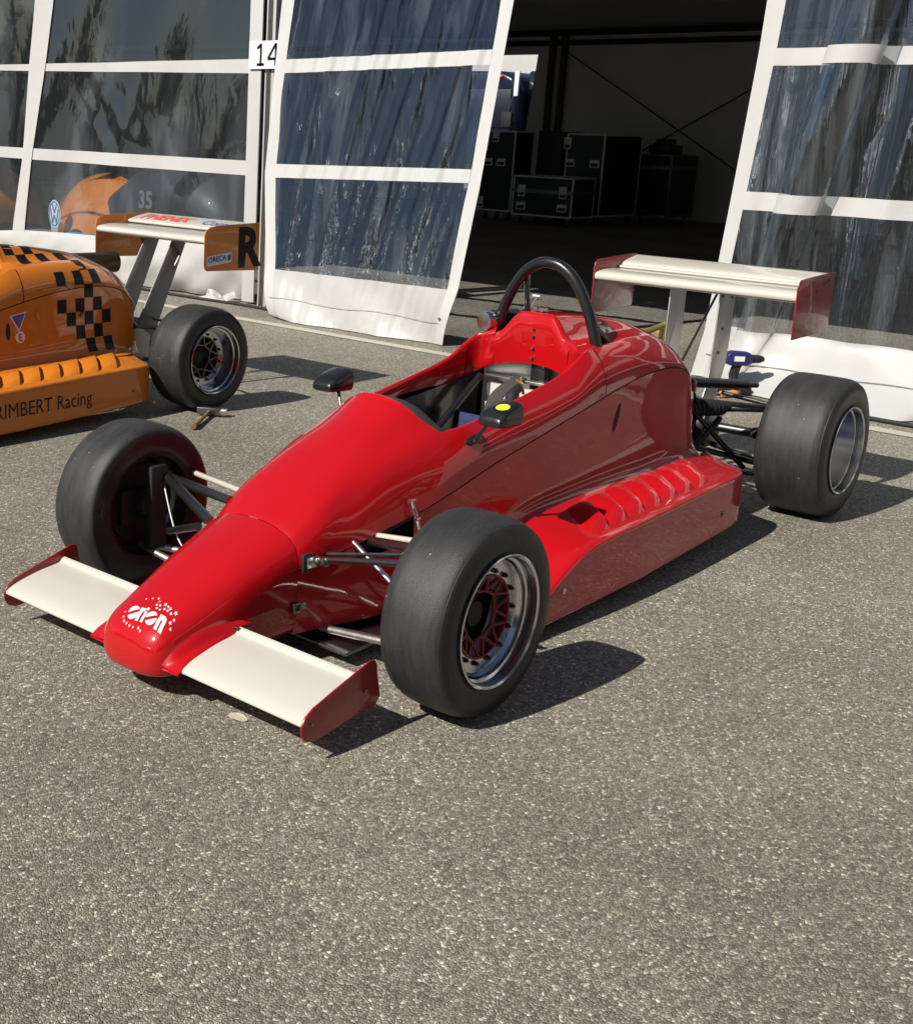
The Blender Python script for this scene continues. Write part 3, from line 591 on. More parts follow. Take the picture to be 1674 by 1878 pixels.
# roll hoop
b = B(); hp = [(1.372, -.222, .70), (1.367, -.208, .755), (1.362, -.168, .872), (1.357, -.110, .975), (1.355, -.052, 1.022), (1.354, 0, 1.033), (1.355, .052, 1.022), (1.357, .110, .975), (1.362, .168, .872), (1.367, .208, .755), (1.372, .222, .70)]
b.tube(hp, .0195, 18, sub=6); hoop = b.build('roll_hoop', 'black', car)
b = B(); b.tube([(1.372, .098, .985), (1.41, .10, .80)], .017, 10, flat=.6); b.build('hoop_brace', 'black', car)
b = B(); b.tube([(1.375, -.195, .82), (1.50, -.19, .745)], .013, 10); b.build('hoop_brace', 'black', car)
b = B(); b.tube([(1.31, .225, .80), (1.345, .215, .80)], .037, 24); b.build('filter_cap', 'chrome', car, .003)
b = B(); b.tube([(1.345, .215, .80), (1.48, .19, .80)], .034, 24)
for k in range(9): b.tube([(1.355+k*.014, .214-k*.0026, .80), (1.361+k*.014, .213-k*.0026, .80)], .039, 20)
b.build('air_filter', 'mattblack', car)
b = B(); b.prism([(1.40, .80), (1.46, .80), (1.53, .875), (1.50, .885)], .146, .152); b.tube([(1.44, .135, .81), (1.52, .135, .885)], .007, 8); b.tube([(1.52, .12, .885), (1.52, .15, .885)], .012, 10); b.build('linkage_plate', 'matalu', car)
b = B(); b.tube([(1.36, .012, .858), (1.36, .012, .872)], .016, 14); b.tube([(1.345, -.02, .864), (1.375, .04, .866)], .005, 8); b.tube([(1.35, .04, .86), (1.35, .04, .873)], .008, 8); b.build('cover_pin', 'chrome', car)
# mirrors
def mirror(s, parent, x=.60, y=.33, z=.645, dot=False):
    w = link('wing_mirror', None, parent)
    rows = []
    for a, sc, dz in ((-.066, .25, 0), (-.062, .42, 0), (-.053, .56, 0), (-.04, .74, 0), (.0, .95, 0), (.040, 1.12, 0), (.047, 1.12, 0)):
        ring = []
        for k in range(17):
            th = 2*PI*k/16; cx, cz = math.cos(th), math.sin(th)
            q = (abs(cx)**4+abs(cz)**4)**-.25
            ring.append((x+a, s*(y+cx*q*.047*(.62+.38*min(1, sc*1.3))), z+cz*q*.034*sc-(1-sc)*.022))
        rows.append(ring)
    b = B(); G = surf(rows, 2, 2); addgrid(b, G); b.add([tuple(p) for p in G[0]], [tuple(range(len(G[0])-1))])
    b.build('mirror_shell', 'black', w, angle=60)
    b = B(); b.add([(p.x-.002, p.y, p.z) for p in G[-1]][:-1], [tuple(range(len(G[-1])-1))]); b.build('mirror_glass', 'glass', w)
    b = B(); b.tube([(x-.015, s*(y-.035), z-.028), (x-.035, s*.262, z-.088), (x-.04, s*.250, z-.105)], .0055, 8); b.build('mirror_stalk', 'black', w)
    b = B(); b.tube([(x-.060, s*.246, z-.092), (x-.052, s*.249, z-.092), (x-.03, s*.252, z-.088), (x, s*.252, z-.084), (x+.018, s*.250, z-.082), (x+.028, s*.246, z-.082)], [.004, .011, .015, .015, .010, .004], 12, flat=.9); b.tube([(x-.035, s*.262, z-.088), (x-.035, s*.270, z-.088)], .006, 8)
    b.build('mirror_foot', 'black', w)
    if dot:
        Tm = bvh([o for o in w.children if o.name.startswith('mirror_shell')])
        v = [(0, 0)]+[(.021*math.cos(2*PI*k/24), .021*math.sin(2*PI*k/24)) for k in range(24)]
        onmap('round_sticker', ([(a, c, 0) for a, c in v], [(0, k, k % 24+1) for k in range(1, 25)]), lambda a, c: drop(Tm, (x-.012+a, s*(y+.010)+c, z+.1), (0, 0, -1), .0012), 'yellow', w, 1)
mirror(-1, car, dot=True); mirror(1, car)
# suspension (front): left and right
def rods(name, L, m, parent, flat=1):
    b = B()
    for a, c, r in L: b.tube([a, c], r, 10, flat=flat)
    return b.build(name, m, parent)
rods('steering_arm', [((-.065, -.168, .295), (-.140, -.56, .405), .0095)], 'steel', car)
b = B(); b.tube([(-.066, -.178, .295), (-.078, -.215, .306)], .013, 8); b.box(-.10, -.055, -.19, -.172, .278, .312); b.tube([(-.082, -.235, .309), (-.085, -.243, .311)], .014, 10); b.build('rod_end', 'chrome', car, .002)
b = B(); b.box(-.112, -.018, -.1865, -.166, .266, .322); b.build('rocker_slot', 'mattblack', car, .006)
rods('push_rod', [((.075, -.20, .330), (.03, -.46, .215), .009)], 'chrome', car)
rods('track_rod', [((.17, -.20, .325), (.075, -.52, .395), .0095)], 'cream', car)
b = B(); b.tube([(.14, -.20, .316), (.0, -.56, .40)], .016, 10, flat=.6); b.tube([(-.03, -.20, .31), (-.02, -.56, .40)], .006, 6); b.build('upper_wishbone', 'steel', car)
b = B(); b.tube([(-.01, -.175, .078), (-.02, -.60, .135)], .012, 10, flat=.8); b.tube([(.25, -.175, .078), (.0, -.60, .135)], .012, 10, flat=.8); b.add([(.005, -.18, .078), (.02, -.18, .078), (.02, -.46, .118), (-.002, -.46, .118)], [(0, 1, 2, 3)]); b.build('lower_wishbone', 'matalu', car)
rods('track_rod', [((.005, .165, .403), (.165, .54, .355), .0095)], 'cream', car)
b = B(); b.tube([(-.073, .15, .397), (.035, .52, .368)], .015, 10, flat=.6); b.tube([(-.162, .14, .355), (.03, .53, .370)], .016, 10, flat=.6); b.build('upper_wishbone', 'steel', car)
b = B(); b.tube([(-.205, .14, .345), (-.02, .46, .214)], .012, 10); b.build('push_rod', 'steel', car)
b = B(); b.tube([(-.01, .175, .078), (-.02, .60, .135)], .012, 10, flat=.8); b.tube([(.25, .175, .078), (.0, .60, .135)], .012, 10, flat=.8); b.build('lower_wishbone', 'matalu', car)
for s in (-1, 1):
    b = B(); b.box(-.035, .035, s*.55-.02, s*.55+.02, .13, .41); b.tube([(0, s*.55, .278), (0, s*.64, .278)], .05, 20); b.build('upright', 'mattblack', car, .01)
b = B(); b.tube([(.02, .53, .34), (-.03, .42, .22), (-.05, .33, .17), (-.09, .24, .20)], .003, 6, sub=6); b.build('brake_hose', 'chrome', car)
# latch and clips on the body side
b = B(); Tb = bvh([P['shell'], P['side-1'], P['nose'], P['cover']])
def onside(x, z, lift): return drop(Tb, (x, -1, z), (0, 1, 0), lift)
p0, p1, p2, p3 = Vector((.281, -.252, .418)), Vector((.284, -.258, .398)), Vector((.293, -.266, .365)), Vector((.305, -.268, .330))
b.tube([p0+Vector((-.012, 0, .004)), p0+Vector((.012, 0, .002))], .006, 8); b.tube([p0, p1], .005, 8); b.tube([p1+Vector((-.006, 0, 0)), p2+Vector((-.006, 0, 0))], .0025, 6); b.tube([p1+Vector((.006, 0, 0)), p2+Vector((.006, 0, 0))], .0025, 6)
b.tube([p2+Vector((-.009, 0, 0)), p2+Vector((.009, 0, 0))], .007, 8); b.tube([p2, p3], .005, 8); b.tube([p3, p3+Vector((0, -.003, -.006))], .007, 8); b.build('body_latch', 'chrome', car)
b = B(); q = onside(-.13, .172, .0); b.box(-.118, -.045, q.y-.007, q.y-.001, .160, .182); b.box(-.145, -.116, q.y-.010, q.y-.002, .156, .186); b.build('nose_clip', 'steel', car, .002)
b = B(); b.box(-.137, -.122, q.y-.012, q.y-.006, .162, .180); b.build('clip_pin', 'mattblack', car)
b = B(); q = onside(2.03, .56, .006); b.tube([q+Vector((-.012, 0, .02)), q+Vector((0, -.002, 0)), q+Vector((.008, 0, -.03))], .007, 8, sub=3); b.tube([q+Vector((-.02, 0, .0)), q+Vector((.015, 0, .004))], .005, 8); b.build('cover_latch', 'steel', car)
b = B(); v = []
for k in range(20):
    a = 2*PI*k/20; v.append(drop(Tb, (1.402+.014*math.cos(a)+.018*math.sin(a), -1, .518+.050*math.sin(a)), (0, 1, 0), .0012))
b.add(v, [tuple(range(20))]); b.build('side_slot', 'mattblack', car)
b = B(); b.box(.10, .36, -.19, -.175, .20, .40); b.box(.10, .36, .175, .19, .20, .40); b.box(.1, .36, -.175, .175, .2, .21); b.build('inner_bulkhead', 'mattblack', car)
# rear end: engine, gearbox, shafts
b = B(); b.box(1.55, 1.95, -.17, .17, .10, .58); b.box(1.9, 2.02, -.15, .15, .12, .45); b.build('engine', 'mattblack', car, .02)
b = B(); b.box(2.0, 2.36, -.10, .10, .16, .42); b.box(2.36, 2.72, -.085, .085, .18, .38); b.tube([(2.59, -.13, .29), (2.59, .13, .29)], .10, 20); b.build('gearbox', 'steel', car, .02)
for s in (-1, 1):
    rods('drive_shaft', [((2.59, s*.10, .285), (2.59, s*.40, .288), .020)], 'steel', car)
    b = B(); b.tube([(2.59, s*.36, .288), (2.59, s*.44, .288)], [.036, .036], 18); b.tube([(2.59, s*.30, .288), (2.59, s*.37, .288)], [.022, .036], 18); b.build('shaft_boot', 'mattblack', car)
    b = B(); b.tube([(2.12, s*.12, .30), (2.55, s*.42, .17)], .0125, 10); b.tube([(2.62, s*.12, .20), (2.57, s*.42, .165)], .0125, 10); b.tube([(2.13, s*.26, .20), (2.48, s*.42, .15)], .009, 8); b.build('lower_wishbone', 'black', car)
    b = B(); b.tube([(2.30, s*.14, .44), (2.60, s*.42, .405)], .012, 10); b.tube([(2.66, s*.12, .42), (2.62, s*.42, .405)], .010, 10); b.tube([(2.30, s*.20, .41), (2.62, s*.43, .40)], .0085, 8); b.build('upper_wishbone', 'steel', car)
    b = B(); b.tube([(2.24, s*.20, .40), (2.44, s*.34, .17)], .011, 10); b.tube([(2.34, s*.26, .38), (2.14, s*.20, .20)], .012, 10); b.build('push_rod', 'black', car)
    b = B(); b.tube([(2.10, s*.20, .44), (2.34, s*.26, .42)], .030, 14); b.tube([(2.34, s*.26, .42), (2.38, s*.27, .418)], .018, 14)
    for k in range(9): b.tube([(2.12+k*.024, s*(.205+k*.0058), .44-k*.002), (2.126+k*.024, s*(.206+k*.0058), .44-k*.002)], .034, 12)
    b.build('damper', 'mattblack', car)
    b = B(); b.box(2.55, 2.63, s*.43-.02, s*.43+.02, .15, .42); b.build('upright', 'mattblack', car, .01)
    b = B(); b.tube([(2.06, s*.20, .50), (2.14, s*.22, .49), (2.17, s*.24, .44), (2.16, s*.22, .34)], .009, 8, sub=4); b.tube([(2.05, s*.17, .53), (2.16, s*.19, .52), (2.20, s*.21, .46), (2.18, s*.20, .36)], .008, 8, sub=4); b.box(2.04, 2.13, s*.15-.03, s*.15+.03, .46, .54); b.build('coolant_hose', 'mattblack', car)
b = B(); b.tube([(2.36, -.10, .50), (2.66, -.22, .47)], .022, 12); b.tube([(2.66, -.22, .47), (2.72, -.24, .465)], .012, 12); b.build('anti_roll_bar', 'black', car)
b = B(); b.tube([(2.42, .20, .64), (2.74, .14, .70)], .014, 10); b.box(2.62, 2.70, .16, .21, .60, .66); b.build('battery_clamp', 'gold', car, .003)
b = B(); b.tube([(2.70, .16, .60), (2.72, .16, .72)], .010, 10); b.tube([(2.71, .165, .70), (2.71, .12, .70)], .016, 12); b.tube([(2.4, .2, .60), (2.75, .16, .62)], .006, 8); b.build('fuel_tap', 'black', car)
# nose lettering
Tn = bvh([P['nose']])
def nosemap(a, c, x0=-.548, y0=-.024): return drop(Tn, (x0+c*1.16+.08*a, y0-a*1.16+c*.38, .6), (0, 0, -1), .0019)
let = link('nose_lettering', None, P['nose'])
def disc(cx, cy, r, cut=None):
    v = []; n = 26
    up_, dn = [], []
    for k in range(n):
        a = 2*PI*k/n; p = (cx+r*math.cos(a), cy+r*math.sin(a)); up_.append(p)
    out = []
    ca, sa = math.cos(.45), math.sin(.45)
    for sgn in (1, -1):
        poly = [(x, y, 0) for x, y in up_ if ((y-cy)*ca-(x-cx)*sa)*sgn > .0008]
        d = sorted(poly, key=lambda p: math.atan2(p[1]-cy, p[0]-cx) if sgn > 0 else math.atan2(-(p[1]-cy), p[0]-cx))
        rot = sorted(poly, key=lambda p: (math.atan2(p[1]-cy, p[0]-cx)-(.45 if sgn > 0 else .45+PI)) % (2*PI))
        out.append(rot)
    return out
def poly2(lst):
    v, f = [], []
    for q in lst: n = len(v); v += q; f.append(tuple(range(n, n+len(q))))
    return v, f
LX = [-.040, -.0175, -.004, .0145, .040]
onmap('letter_o', poly2(disc(-.040, .0, .0155)), nosemap, 'white', let, 2)
onmap('letter_o', poly2(disc(.0155, .0, .0155)), nosemap, 'white', let, 2)
onmap('letter_r', ([(-.0255, -.0155, 0), (-.0165, -.0155, 0), (-.0165, .004, 0), (-.0120, .0065, 0), (-.0105, .0155, 0), (-.016, .0155, 0), (-.0165, .011, 0), (-.0165, .0155, 0), (-.0255, .0155, 0)], [(0, 1, 2, 7, 8), (2, 3, 4, 5, 6)]), nosemap, 'white', let, 2)
onmap('letter_i', ([(-.0095, -.0155, 0), (-.0025, -.0155, 0), (-.0025, .009, 0), (-.0095, .009, 0)]+[(-.006+.0042*math.cos(k*PI/6), .0165+.0042*math.sin(k*PI/6), 0) for k in range(12)], [(0, 1, 2, 3), tuple(range(4, 16))]), nosemap, 'white', let, 2)
onmap('letter_n', ([(.034, -.0165, 0), (.0425, -.0165, 0), (.0425, .004, 0), (.0455, .006, 0), (.0475, .004, 0), (.0475, -.0165, 0), (.056, -.0165, 0), (.056, .009, 0), (.0535, .0135, 0), (.049, .0165, 0), (.034, .0165, 0)], [(0, 1, 2, 10), (2, 3, 9, 10), (3, 4, 8, 9), (4, 5, 6, 7, 8)]), nosemap, 'white', let, 2)
stars = [(-.030, .040, .0026), (-.014, .046, .0028), (.002, .050, .0036), (.008, .034, .0042), (.018, .035, .0042), (.014, .026, .004), (.024, .025, .0038), (.030, .042, .005), (.040, .040, .004), (.048, .038, .0045), (.034, .031, .0042), (.044, .031, .0042), (.056, .029, .0042), (.066, .036, .0058), (.070, .022, .0042), (.066, .012, .0048), (.072, .004, .0036),
         (-.064, -.004, .0024), (-.062, -.014, .0030), (-.055, -.021, .0034), (-.045, -.024, .0032), (-.034, -.026, .0032), (-.022, -.027, .0028), (-.006, -.026, .0034), (.002, -.029, .0030), (.010, .044, .003)]
for a, c, r in stars:
    v = [(a, c, 0)]+[(a+r*(1 if k % 2 == 0 else .42)*math.sin(k*PI/5+.3), c+r*(1 if k % 2 == 0 else .42)*math.cos(k*PI/5+.3), 0) for k in range(10)]
    onmap('printed_star', (v, [(0, k, k % 10+1) for k in range(1, 11)]), nosemap, 'white', let)

# ------------------------------------------------------------------ ORANGE CAR
oc = thing('racing_car', 'orange open-wheel racing car with black checker pattern, rear half showing at left', 'racing car', (-.60, 2.93, 0), .015)
Q = build_body(oc, 'orange', True); tub(oc, Q)
ODX = .33
def shift(o):
    if o.data: 
        for v_ in o.data.vertices: v_.co.x += ODX
    for c_ in o.children: shift(c_)
for c_ in oc.children: shift(c_)
for s in (-1, 1):
    wheel(oc, .672, s, 2.59, .273, .273, .125, .075, .180, .10, True)
    wheel(oc, .755, s, 0, .278, .278, .105, .045, .178, .052, False)
    w = link('front_wing', None, oc); b = B(); slab(b, topF, botF, s*.172, s*.585, 3); b.build('wing_blade', 'cream', w, angle=50); b = B(); b.prism(ep, s*.5855, s*.5905); b.build('end_plate', 'orangeplate', w)
rw = link('rear_wing', None, oc)
b = B(); slab(b, [(2.72, .862), (2.725, .876), (2.75, .887), (2.82, .895), (2.90, .893), (2.97, .89)], [(2.97, .89), (2.97, .883), (2.88, .858), (2.80, .842), (2.75, .843), (2.727, .851), (2.72, .862)], -.440, .440, 6); b.build('main_plane', 'cream', rw, angle=50)
b = B(); slab(b, [(2.955, .905), (2.963, .914), (3.0, .924), (3.06, .936), (3.13, .946)], [(3.13, .946), (3.13, .940), (3.06, .918), (3.0, .902), (2.963, .897), (2.955, .905)], -.440, .440, 6); flap = b.build('wing_flap', 'cream', rw, angle=50)
pl2 = [(3.145, .950), (2.82, .945), (2.76, .938), (2.725, .92), (2.715, .89), (2.715, .735), (2.722, .715), (2.74, .705), (3.12, .690), (3.137, .697), (3.145, .715)]
for s in (-1, 1):
    b = B(); b.prism(pl2, s*.4405, s*.4455); b.build('end_plate', 'orangeplate', rw, .0015)
    b = B(); b.prism([(2.80, .845), (2.92, .862), (2.66, .30), (2.52, .26), (2.50, .32)], s*.105, s*.112); b.build('wing_strut', mat('grey_strut%d' % s, (.30, .31, .30), .5, .2, var=.1), rw, .002)
    b = B(); b.tube([(2.78, s*.13, .85), (2.84, s*.13, .76), (2.80, s*.13, .70)], .010, 8); b.build('wing_bracket', 'steel', rw)
rods('wing_brace', [((2.82, -.06, .76), (2.66, -.06, .45), .005)], 'chrome', rw)
def vert(x0, z0, y, sx=1): return lambda a, c: Vector((x0+a*sx, y, z0+c))
onmap('letter_r', textmesh('R', .29, .012), vert(3.055, .722, -.4470), 'blackprint', rw)
b = B(); b.prism([(2.735, .728), (2.925, .745), (2.925, .80), (2.735, .783)], -.4462, -.4456); b.build('sponsor_sticker', 'white', rw)
def sl_(a, c): return Vector((2.745+a, -.4475, .748+c+a*.09))
onmap('sticker_lettering', textmesh('ORECA', .040, .0012, 'LEFT', 1.05), sl_, 'blueprint', rw)
b = B(); b.prism([(2.895, .757), (2.918, .759), (2.918, .787), (2.895, .785)], -.4475, -.4466); b.build('sticker_badge', 'blueprint', rw)
Tw = bvh([flap, [o for o in rw.children if o.name.startswith('main_plane')][0]])
onmap('wing_lettering', textmesh('PHENIX', .13, .004, 'LEFT'), lambda a, c: drop(Tw, (2.995+c-.0*a, .38-a*.86, 1.2), (0, 0, -1), .0015), 'redprint', rw, 2)
onmap('wing_lettering', textmesh('Compe', .11, .001, 'LEFT'), lambda a, c: drop(Tw, (2.995+c+.2*c*0, -.12-a*.86, 1.2), (0, 0, -1), .0015), 'blueprint', rw, 2)
# checker pattern laid on the engine cover and side
To = bvh([Q['cover'], Q['side-1'], Q['shell']])
def arc(x, a):   # a = arc coordinate along the skin measured downwards from the shoulder
    if a < 0: return drop(To, (x, -.235-a*.0+(-a)*.98-.0, 1.3), (0, 0, -1), .0014)
    return drop(To, (x, -1.0, .735-a), (0, 1, 0), .0014)
cs = .058
cells = []
for i in range(0, 12):
    x = 1.40+i*cs*1.0
for r in range(-4, 8):
    for c in range(0, 13):
        if (r+c) % 2: continue
        x = 1.17+ODX+c*cs
        lo = [(-4, -2, 0, 6), (-2, 1, 3, 9)]
        ok = {-4: (0, 4), -3: (1, 6), -2: (3, 8), -1: (4, 10), 0: (5, 11), 1: (6, 11), 2: (6, 11), 3: (7, 11), 4: (8, 11), 5: (8, 11), 6: (9, 10), 7: (9, 11)}[r]
        if ok[0] <= c <= ok[1]: cells.append((x, r))
for x, r in cells:
    n = 4; v = []; 
    for i in range(n+1):
        for j in range(n+1): v.append(arc(x+cs*i/n, (r+j/n)*.068))
    bad = max((Vector(v[k])-Vector(v[k+1])).length for k in range(len(v)-1) if (k+1) % (n+1))
    if bad > .05 or any(Vector(q_).y < -.5 for q_ in v): continue
    b = B(); b.add(v, [(i*(n+1)+j, (i+1)*(n+1)+j, (i+1)*(n+1)+j+1, i*(n+1)+j+1) for i in range(n) for j in range(n)]); b.build('checker_square', 'blackprint', Q['cover'])
def oside(x, z): return drop(To, (x, -1, z), (0, 1, 0), .0016)
onmap('warning_triangle', ([(1.045, .545, 0), (1.145, .560, 0), (1.10, .462, 0)], [(0, 1, 2)]), lambda a, c: oside(a+.51, c), 'white', Q['side-1'], 3)
def os2(a, c): p = oside(a, c); p.y -= .0012; return p
onmap('warning_triangle', ([(1.057, .541, 0), (1.136, .553, 0), (1.10, .475, 0)], [(0, 1, 2)]), lambda a, c: os2(a+.51, c), 'blueprint', Q['side-1'], 3)
onmap('warning_bolt', ([(1.105, .538, 0), (1.092, .512, 0), (1.099, .513, 0), (1.094, .492, 0), (1.108, .518, 0), (1.101, .518, 0), (1.110, .538, 0)], [(0, 1, 2), (2, 3, 4), (0, 2, 4, 5), (0, 5, 6)]), lambda a, c: os2(a+.51, c)+Vector((0, -.001, 0)), 'redprint', Q['side-1'])
v = [(1.105, .437, 0)]+[(1.105+.028*math.cos(k*PI/12), .437+.028*math.sin(k*PI/12), 0) for k in range(24)]
onmap('round_sticker', (v, [(0, k, k % 24+1) for k in range(1, 25)]), lambda a, c: oside(a+.51, c), 'white', Q['side-1'], 1)
tv, tf = textmesh('E', .05, .002); onmap('letter_e', (tv, tf), lambda a, c: os2(1.615+a, .419+c), 'redprint', Q['side-1'])
b = B(); v = [oside(1.545+.013*math.cos(a), .470+.042*math.sin(a)) for a in [2*PI*k/20 for k in range(20)]]; b.add(v, [tuple(range(20))]); b.build('side_slot', 'mattblack', Q['side-1'])
b = B(); q = oside(1.72, .535); b.tube([q+Vector((-.004, -.004, .02)), q+Vector((.004, -.006, -.02))], .006, 8); b.build('body_latch', 'gold', Q['side-1'])
b = B(); q = oside(2.0, .52); b.tube([q+Vector((-.012, -.006, -.012)), q+Vector((.014, -.006, .012))], .006, 8); b.build('cover_latch', 'steel', Q['side-1'])
Tpo = bvh([Q['pod-1']])
onmap('pod_lettering', textmesh('RIMBERT Racing', .118, .0, 'LEFT', 1.02), lambda a, c: drop(Tpo, (1.27+a*.72, -.9, .118+c*.84), (0, 1, 0), .0015), 'blackprint', Q['pod-1'])
b = B(); b.tube([(2.10, .30, .70), (2.66, .20, .70)], .058, 24); b.tube([(2.07, .30, .70), (2.11, .30, .70)], .060, 24); b.build('exhaust_silencer', 'exhaust', oc, .004)
b = B(); b.tube([(1.60, .20, .77), (1.98, .16, .78)], .045, 20); b.build('air_intake', 'mattblack', oc, .01)
b = B(); b.box(1.55, 1.95, -.17, .17, .10, .58); b.box(1.95, 2.72, -.10, .10, .16, .40); b.box(2.1, 2.35, -.17, .12, .42, .52); b.build('engine', 'mattblack', oc, .02)
b = B(); b.prism([(2.38, .12), (2.60, .12), (2.62, .33), (2.50, .42)], -.135, -.13); b.build('gearbox_plate', 'matalu', oc)
for s in (-1, 1):
    b = B(); b.tube([(2.12, s*.12, .30), (2.55, s*.42, .17)], .0125, 10); b.tube([(2.62, s*.12, .20), (2.57, s*.42, .165)], .0125, 10); b.tube([(2.28, s*.22, .38), (2.10, s*.2, .14)], .012, 10); b.build('lower_wishbone', 'black', oc)
    b = B(); b.tube([(2.30, s*.14, .42), (2.60, s*.42, .40)], .010, 10); b.tube([(2.66, s*.12, .42), (2.62, s*.42, .405)], .009, 10); b.build('upper_wishbone', 'steel', oc)
    b = B(); b.tube([(2.12, s*.20, .45), (2.38, s*.26, .42)], .026, 14)
    for k in range(9): b.tube([(2.14+k*.024, s*(.205+k*.0058), .45-k*.002), (2.146+k*.024, s*(.206+k*.0058), .45-k*.002)], .032, 12)
    b.tube([(2.05, s*.17, .52), (2.18, s*.19, .50), (2.24, s*.21, .44), (2.18, s*.20, .34)], .009, 8, sub=4); b.build('damper', 'mattblack', oc)
b = B(); b.tube([(1.372, -.222, .70), (1.362, -.168, .872), (1.354, 0, 1.033), (1.362, .168, .872), (1.372, .222, .70)], .0195, 14, sub=8); b.build('roll_hoop', 'black', oc)

# ------------------------------------------------------------------ hammer chocking the orange wheel, tools
hm = thing('hammer', 'wooden handled hammer lying under the orange car rear tyre', 'hammer', (1.90, 2.23, 0), math.atan2(-.2, -.32))
b = B(); b.tube([(.0, 0, .026), (.12, 0, .022), (.27, 0, .018), (.34, 0, .018)], [.013, .012, .015, .017], 10, flat=.75); b.build('handle', 'wood', hm)
b = B(); b.box(-.022, .022, -.065, .065, .008, .048); b.build('hammer_head', 'steel', hm, .006)
b = B(); b.tube([(0, .055, .028), (0, .09, .028)], .023, 14); b.build('striking_face', 'chrome', hm)

dr = thing('cordless_drill', 'indigo and black cordless drill standing on its battery by the tent', 'drill', (4.80, .715, 0), -2.38)
b = B(); b.box(-.048, .048, -.085, .085, 0, .055); b.build('battery', 'mattblack', dr, .008)
b = B(); b.box(-.042, .042, -.075, .06, .055, .078); b.build('battery_mount', 'drillblue', dr, .006)
b = B(); b.add(*(lambda G: ([p for r in G for p in r], [(i*4+j, i*4+(j+1) % 4, (i+1)*4+(j+1) % 4, (i+1)*4+j) for i in range(len(G)-1) for j in range(4)]))([[(-.02, y-.024, z), (.02, y-.024, z), (.02, y+.024, z), (-.02, y+.024, z)] for y, z in ((-.01, .076), (-.018, .12), (-.010, .155), (.0, .185))])); b.build('grip', 'mattblack', dr, .006)
b = B(); b.prism([(-.075, .19), (-.055, .176), (.05, .18), (.075, .195), (.08, .235), (.055, .258), (-.05, .262), (-.078, .24)], -.034, .034, 'x'); b.build('motor_housing', 'drillblue', dr, .010)
b = B(); b.tube([(0, .078, .217), (0, .125, .217), (0, .15, .217)], [.026, .024, .014], 16); b.build('chuck', 'mattblack', dr)
b = B(); b.prism([(-.035, .205), (.025, .205), (.025, .235), (-.035, .235)], .0345, .036, 'x'); b.build('drill_label', 'white', dr)
sd = thing('screwdriver', 'screwdriver with chunky orange handle lying beside the cordless drill', 'screwdriver', (4.66, .70, 0), 2.75)
b = B(); b.tube([(-.07, 0, .022), (-.05, 0, .022), (-.01, 0, .022), (.04, 0, .022), (.05, 0, .022)], [.018, .022, .019, .022, .015], 12); b.build('grip', 'toolorange', sd)
b = B(); b.tube([(.05, 0, .022), (.15, 0, .02)], .007, 8); b.build('shank', 'mattblack', sd)
b = B(); b.tube([(-.09, 0, .022), (-.07, 0, .022)], .017, 12); b.build('end_cap', 'wood', sd)
tb = thing('tool_tray', 'black open tool tray with loose tools under the curtain edge', 'tool tray', (5.16, .62, 0), .2)
b = B(); b.box(-.12, .12, -.22, .18, .0, .015); b.box(-.12, -.11, -.22, .18, .015, .05); b.box(.11, .12, -.22, .18, .015, .05); b.build('tray_shell', 'mattblack', tb, .003)
for k in range(4):
    b = B(); b.tube([(-.08+.04*k, -.15, .03), (-.07+.04*k, .12+.02*k, .032)], .008, 8); b.build('spanner', 'steel', tb)
b = B(); b.tube([(5.12, .92, .04), (5.20, .70, .08), (5.17, .50, .10), (5.25, .30, .03), (5.3, .1, .012)], .012, 8, sub=6); tag(b.build('air_hose', 'cyan'), 'light blue hose coiled behind the cordless drill', 'hose')
b = B(); b.tube([(4.70, -2.5, .013), (4.72, -1.2, .014), (4.70, -.1, .013), (4.86, .55, .012), (5.05, 1.2, .014), (5.3, 1.9, .012), (6.2, 3.2, .012)], .013, 8, sub=8); tag(b.build('power_cable', 'mattblack'), 'black power cable lying along the foot of the right hand curtain', 'cable')
b = B(); b.tube([(4.95, 4.35, .012), (5.02, 5.0, .012), (4.98, 6.0, .013), (5.1, 7.0, .012)], .012, 8, sub=8); tag(b.build('power_cable', 'mattblack'), 'black cable on the ground behind the orange car rear wheel', 'cable')

# ------------------------------------------------------------------ TENT
tent = thing('marquee', 'large white paddock marquee with clear window walls and dark interior', 'marquee', (5.2, 0, 0))
def tp(b, name, m, bevel=0, **k):
    o = b.build(name, m, tent, bevel, **k); o.data.transform(Tr(-5.2, 0, 0)); return o
FX = 5.2; EAVE = 3.4; BX = 20.6
def wallpost(y0, y1, x0=FX-.03, x1=FX+.09):
    b = B(); b.box(x0, x1, y0, y1, 0, EAVE); tp(b, 'wall_post', 'frame', .004)
for y in (4.90, -5.1, 14.9): wallpost(y, y+.10)
b = B(); b.box(FX-.05, FX-.031, 4.935, 4.965, 0, EAVE); tp(b, 'post_channel', 'steel')
b = B(); b.box(FX-.045, FX-.0305, 5.03, 5.17, .02, EAVE); tp(b, 'keder_strip', 'pvcstrip', .003)
b = B(); b.tube([(FX-.052, 4.95, 2.28), (FX-.048, 4.95, 2.28)], .006, 8); tp(b, 'post_bolt', 'mattblack')
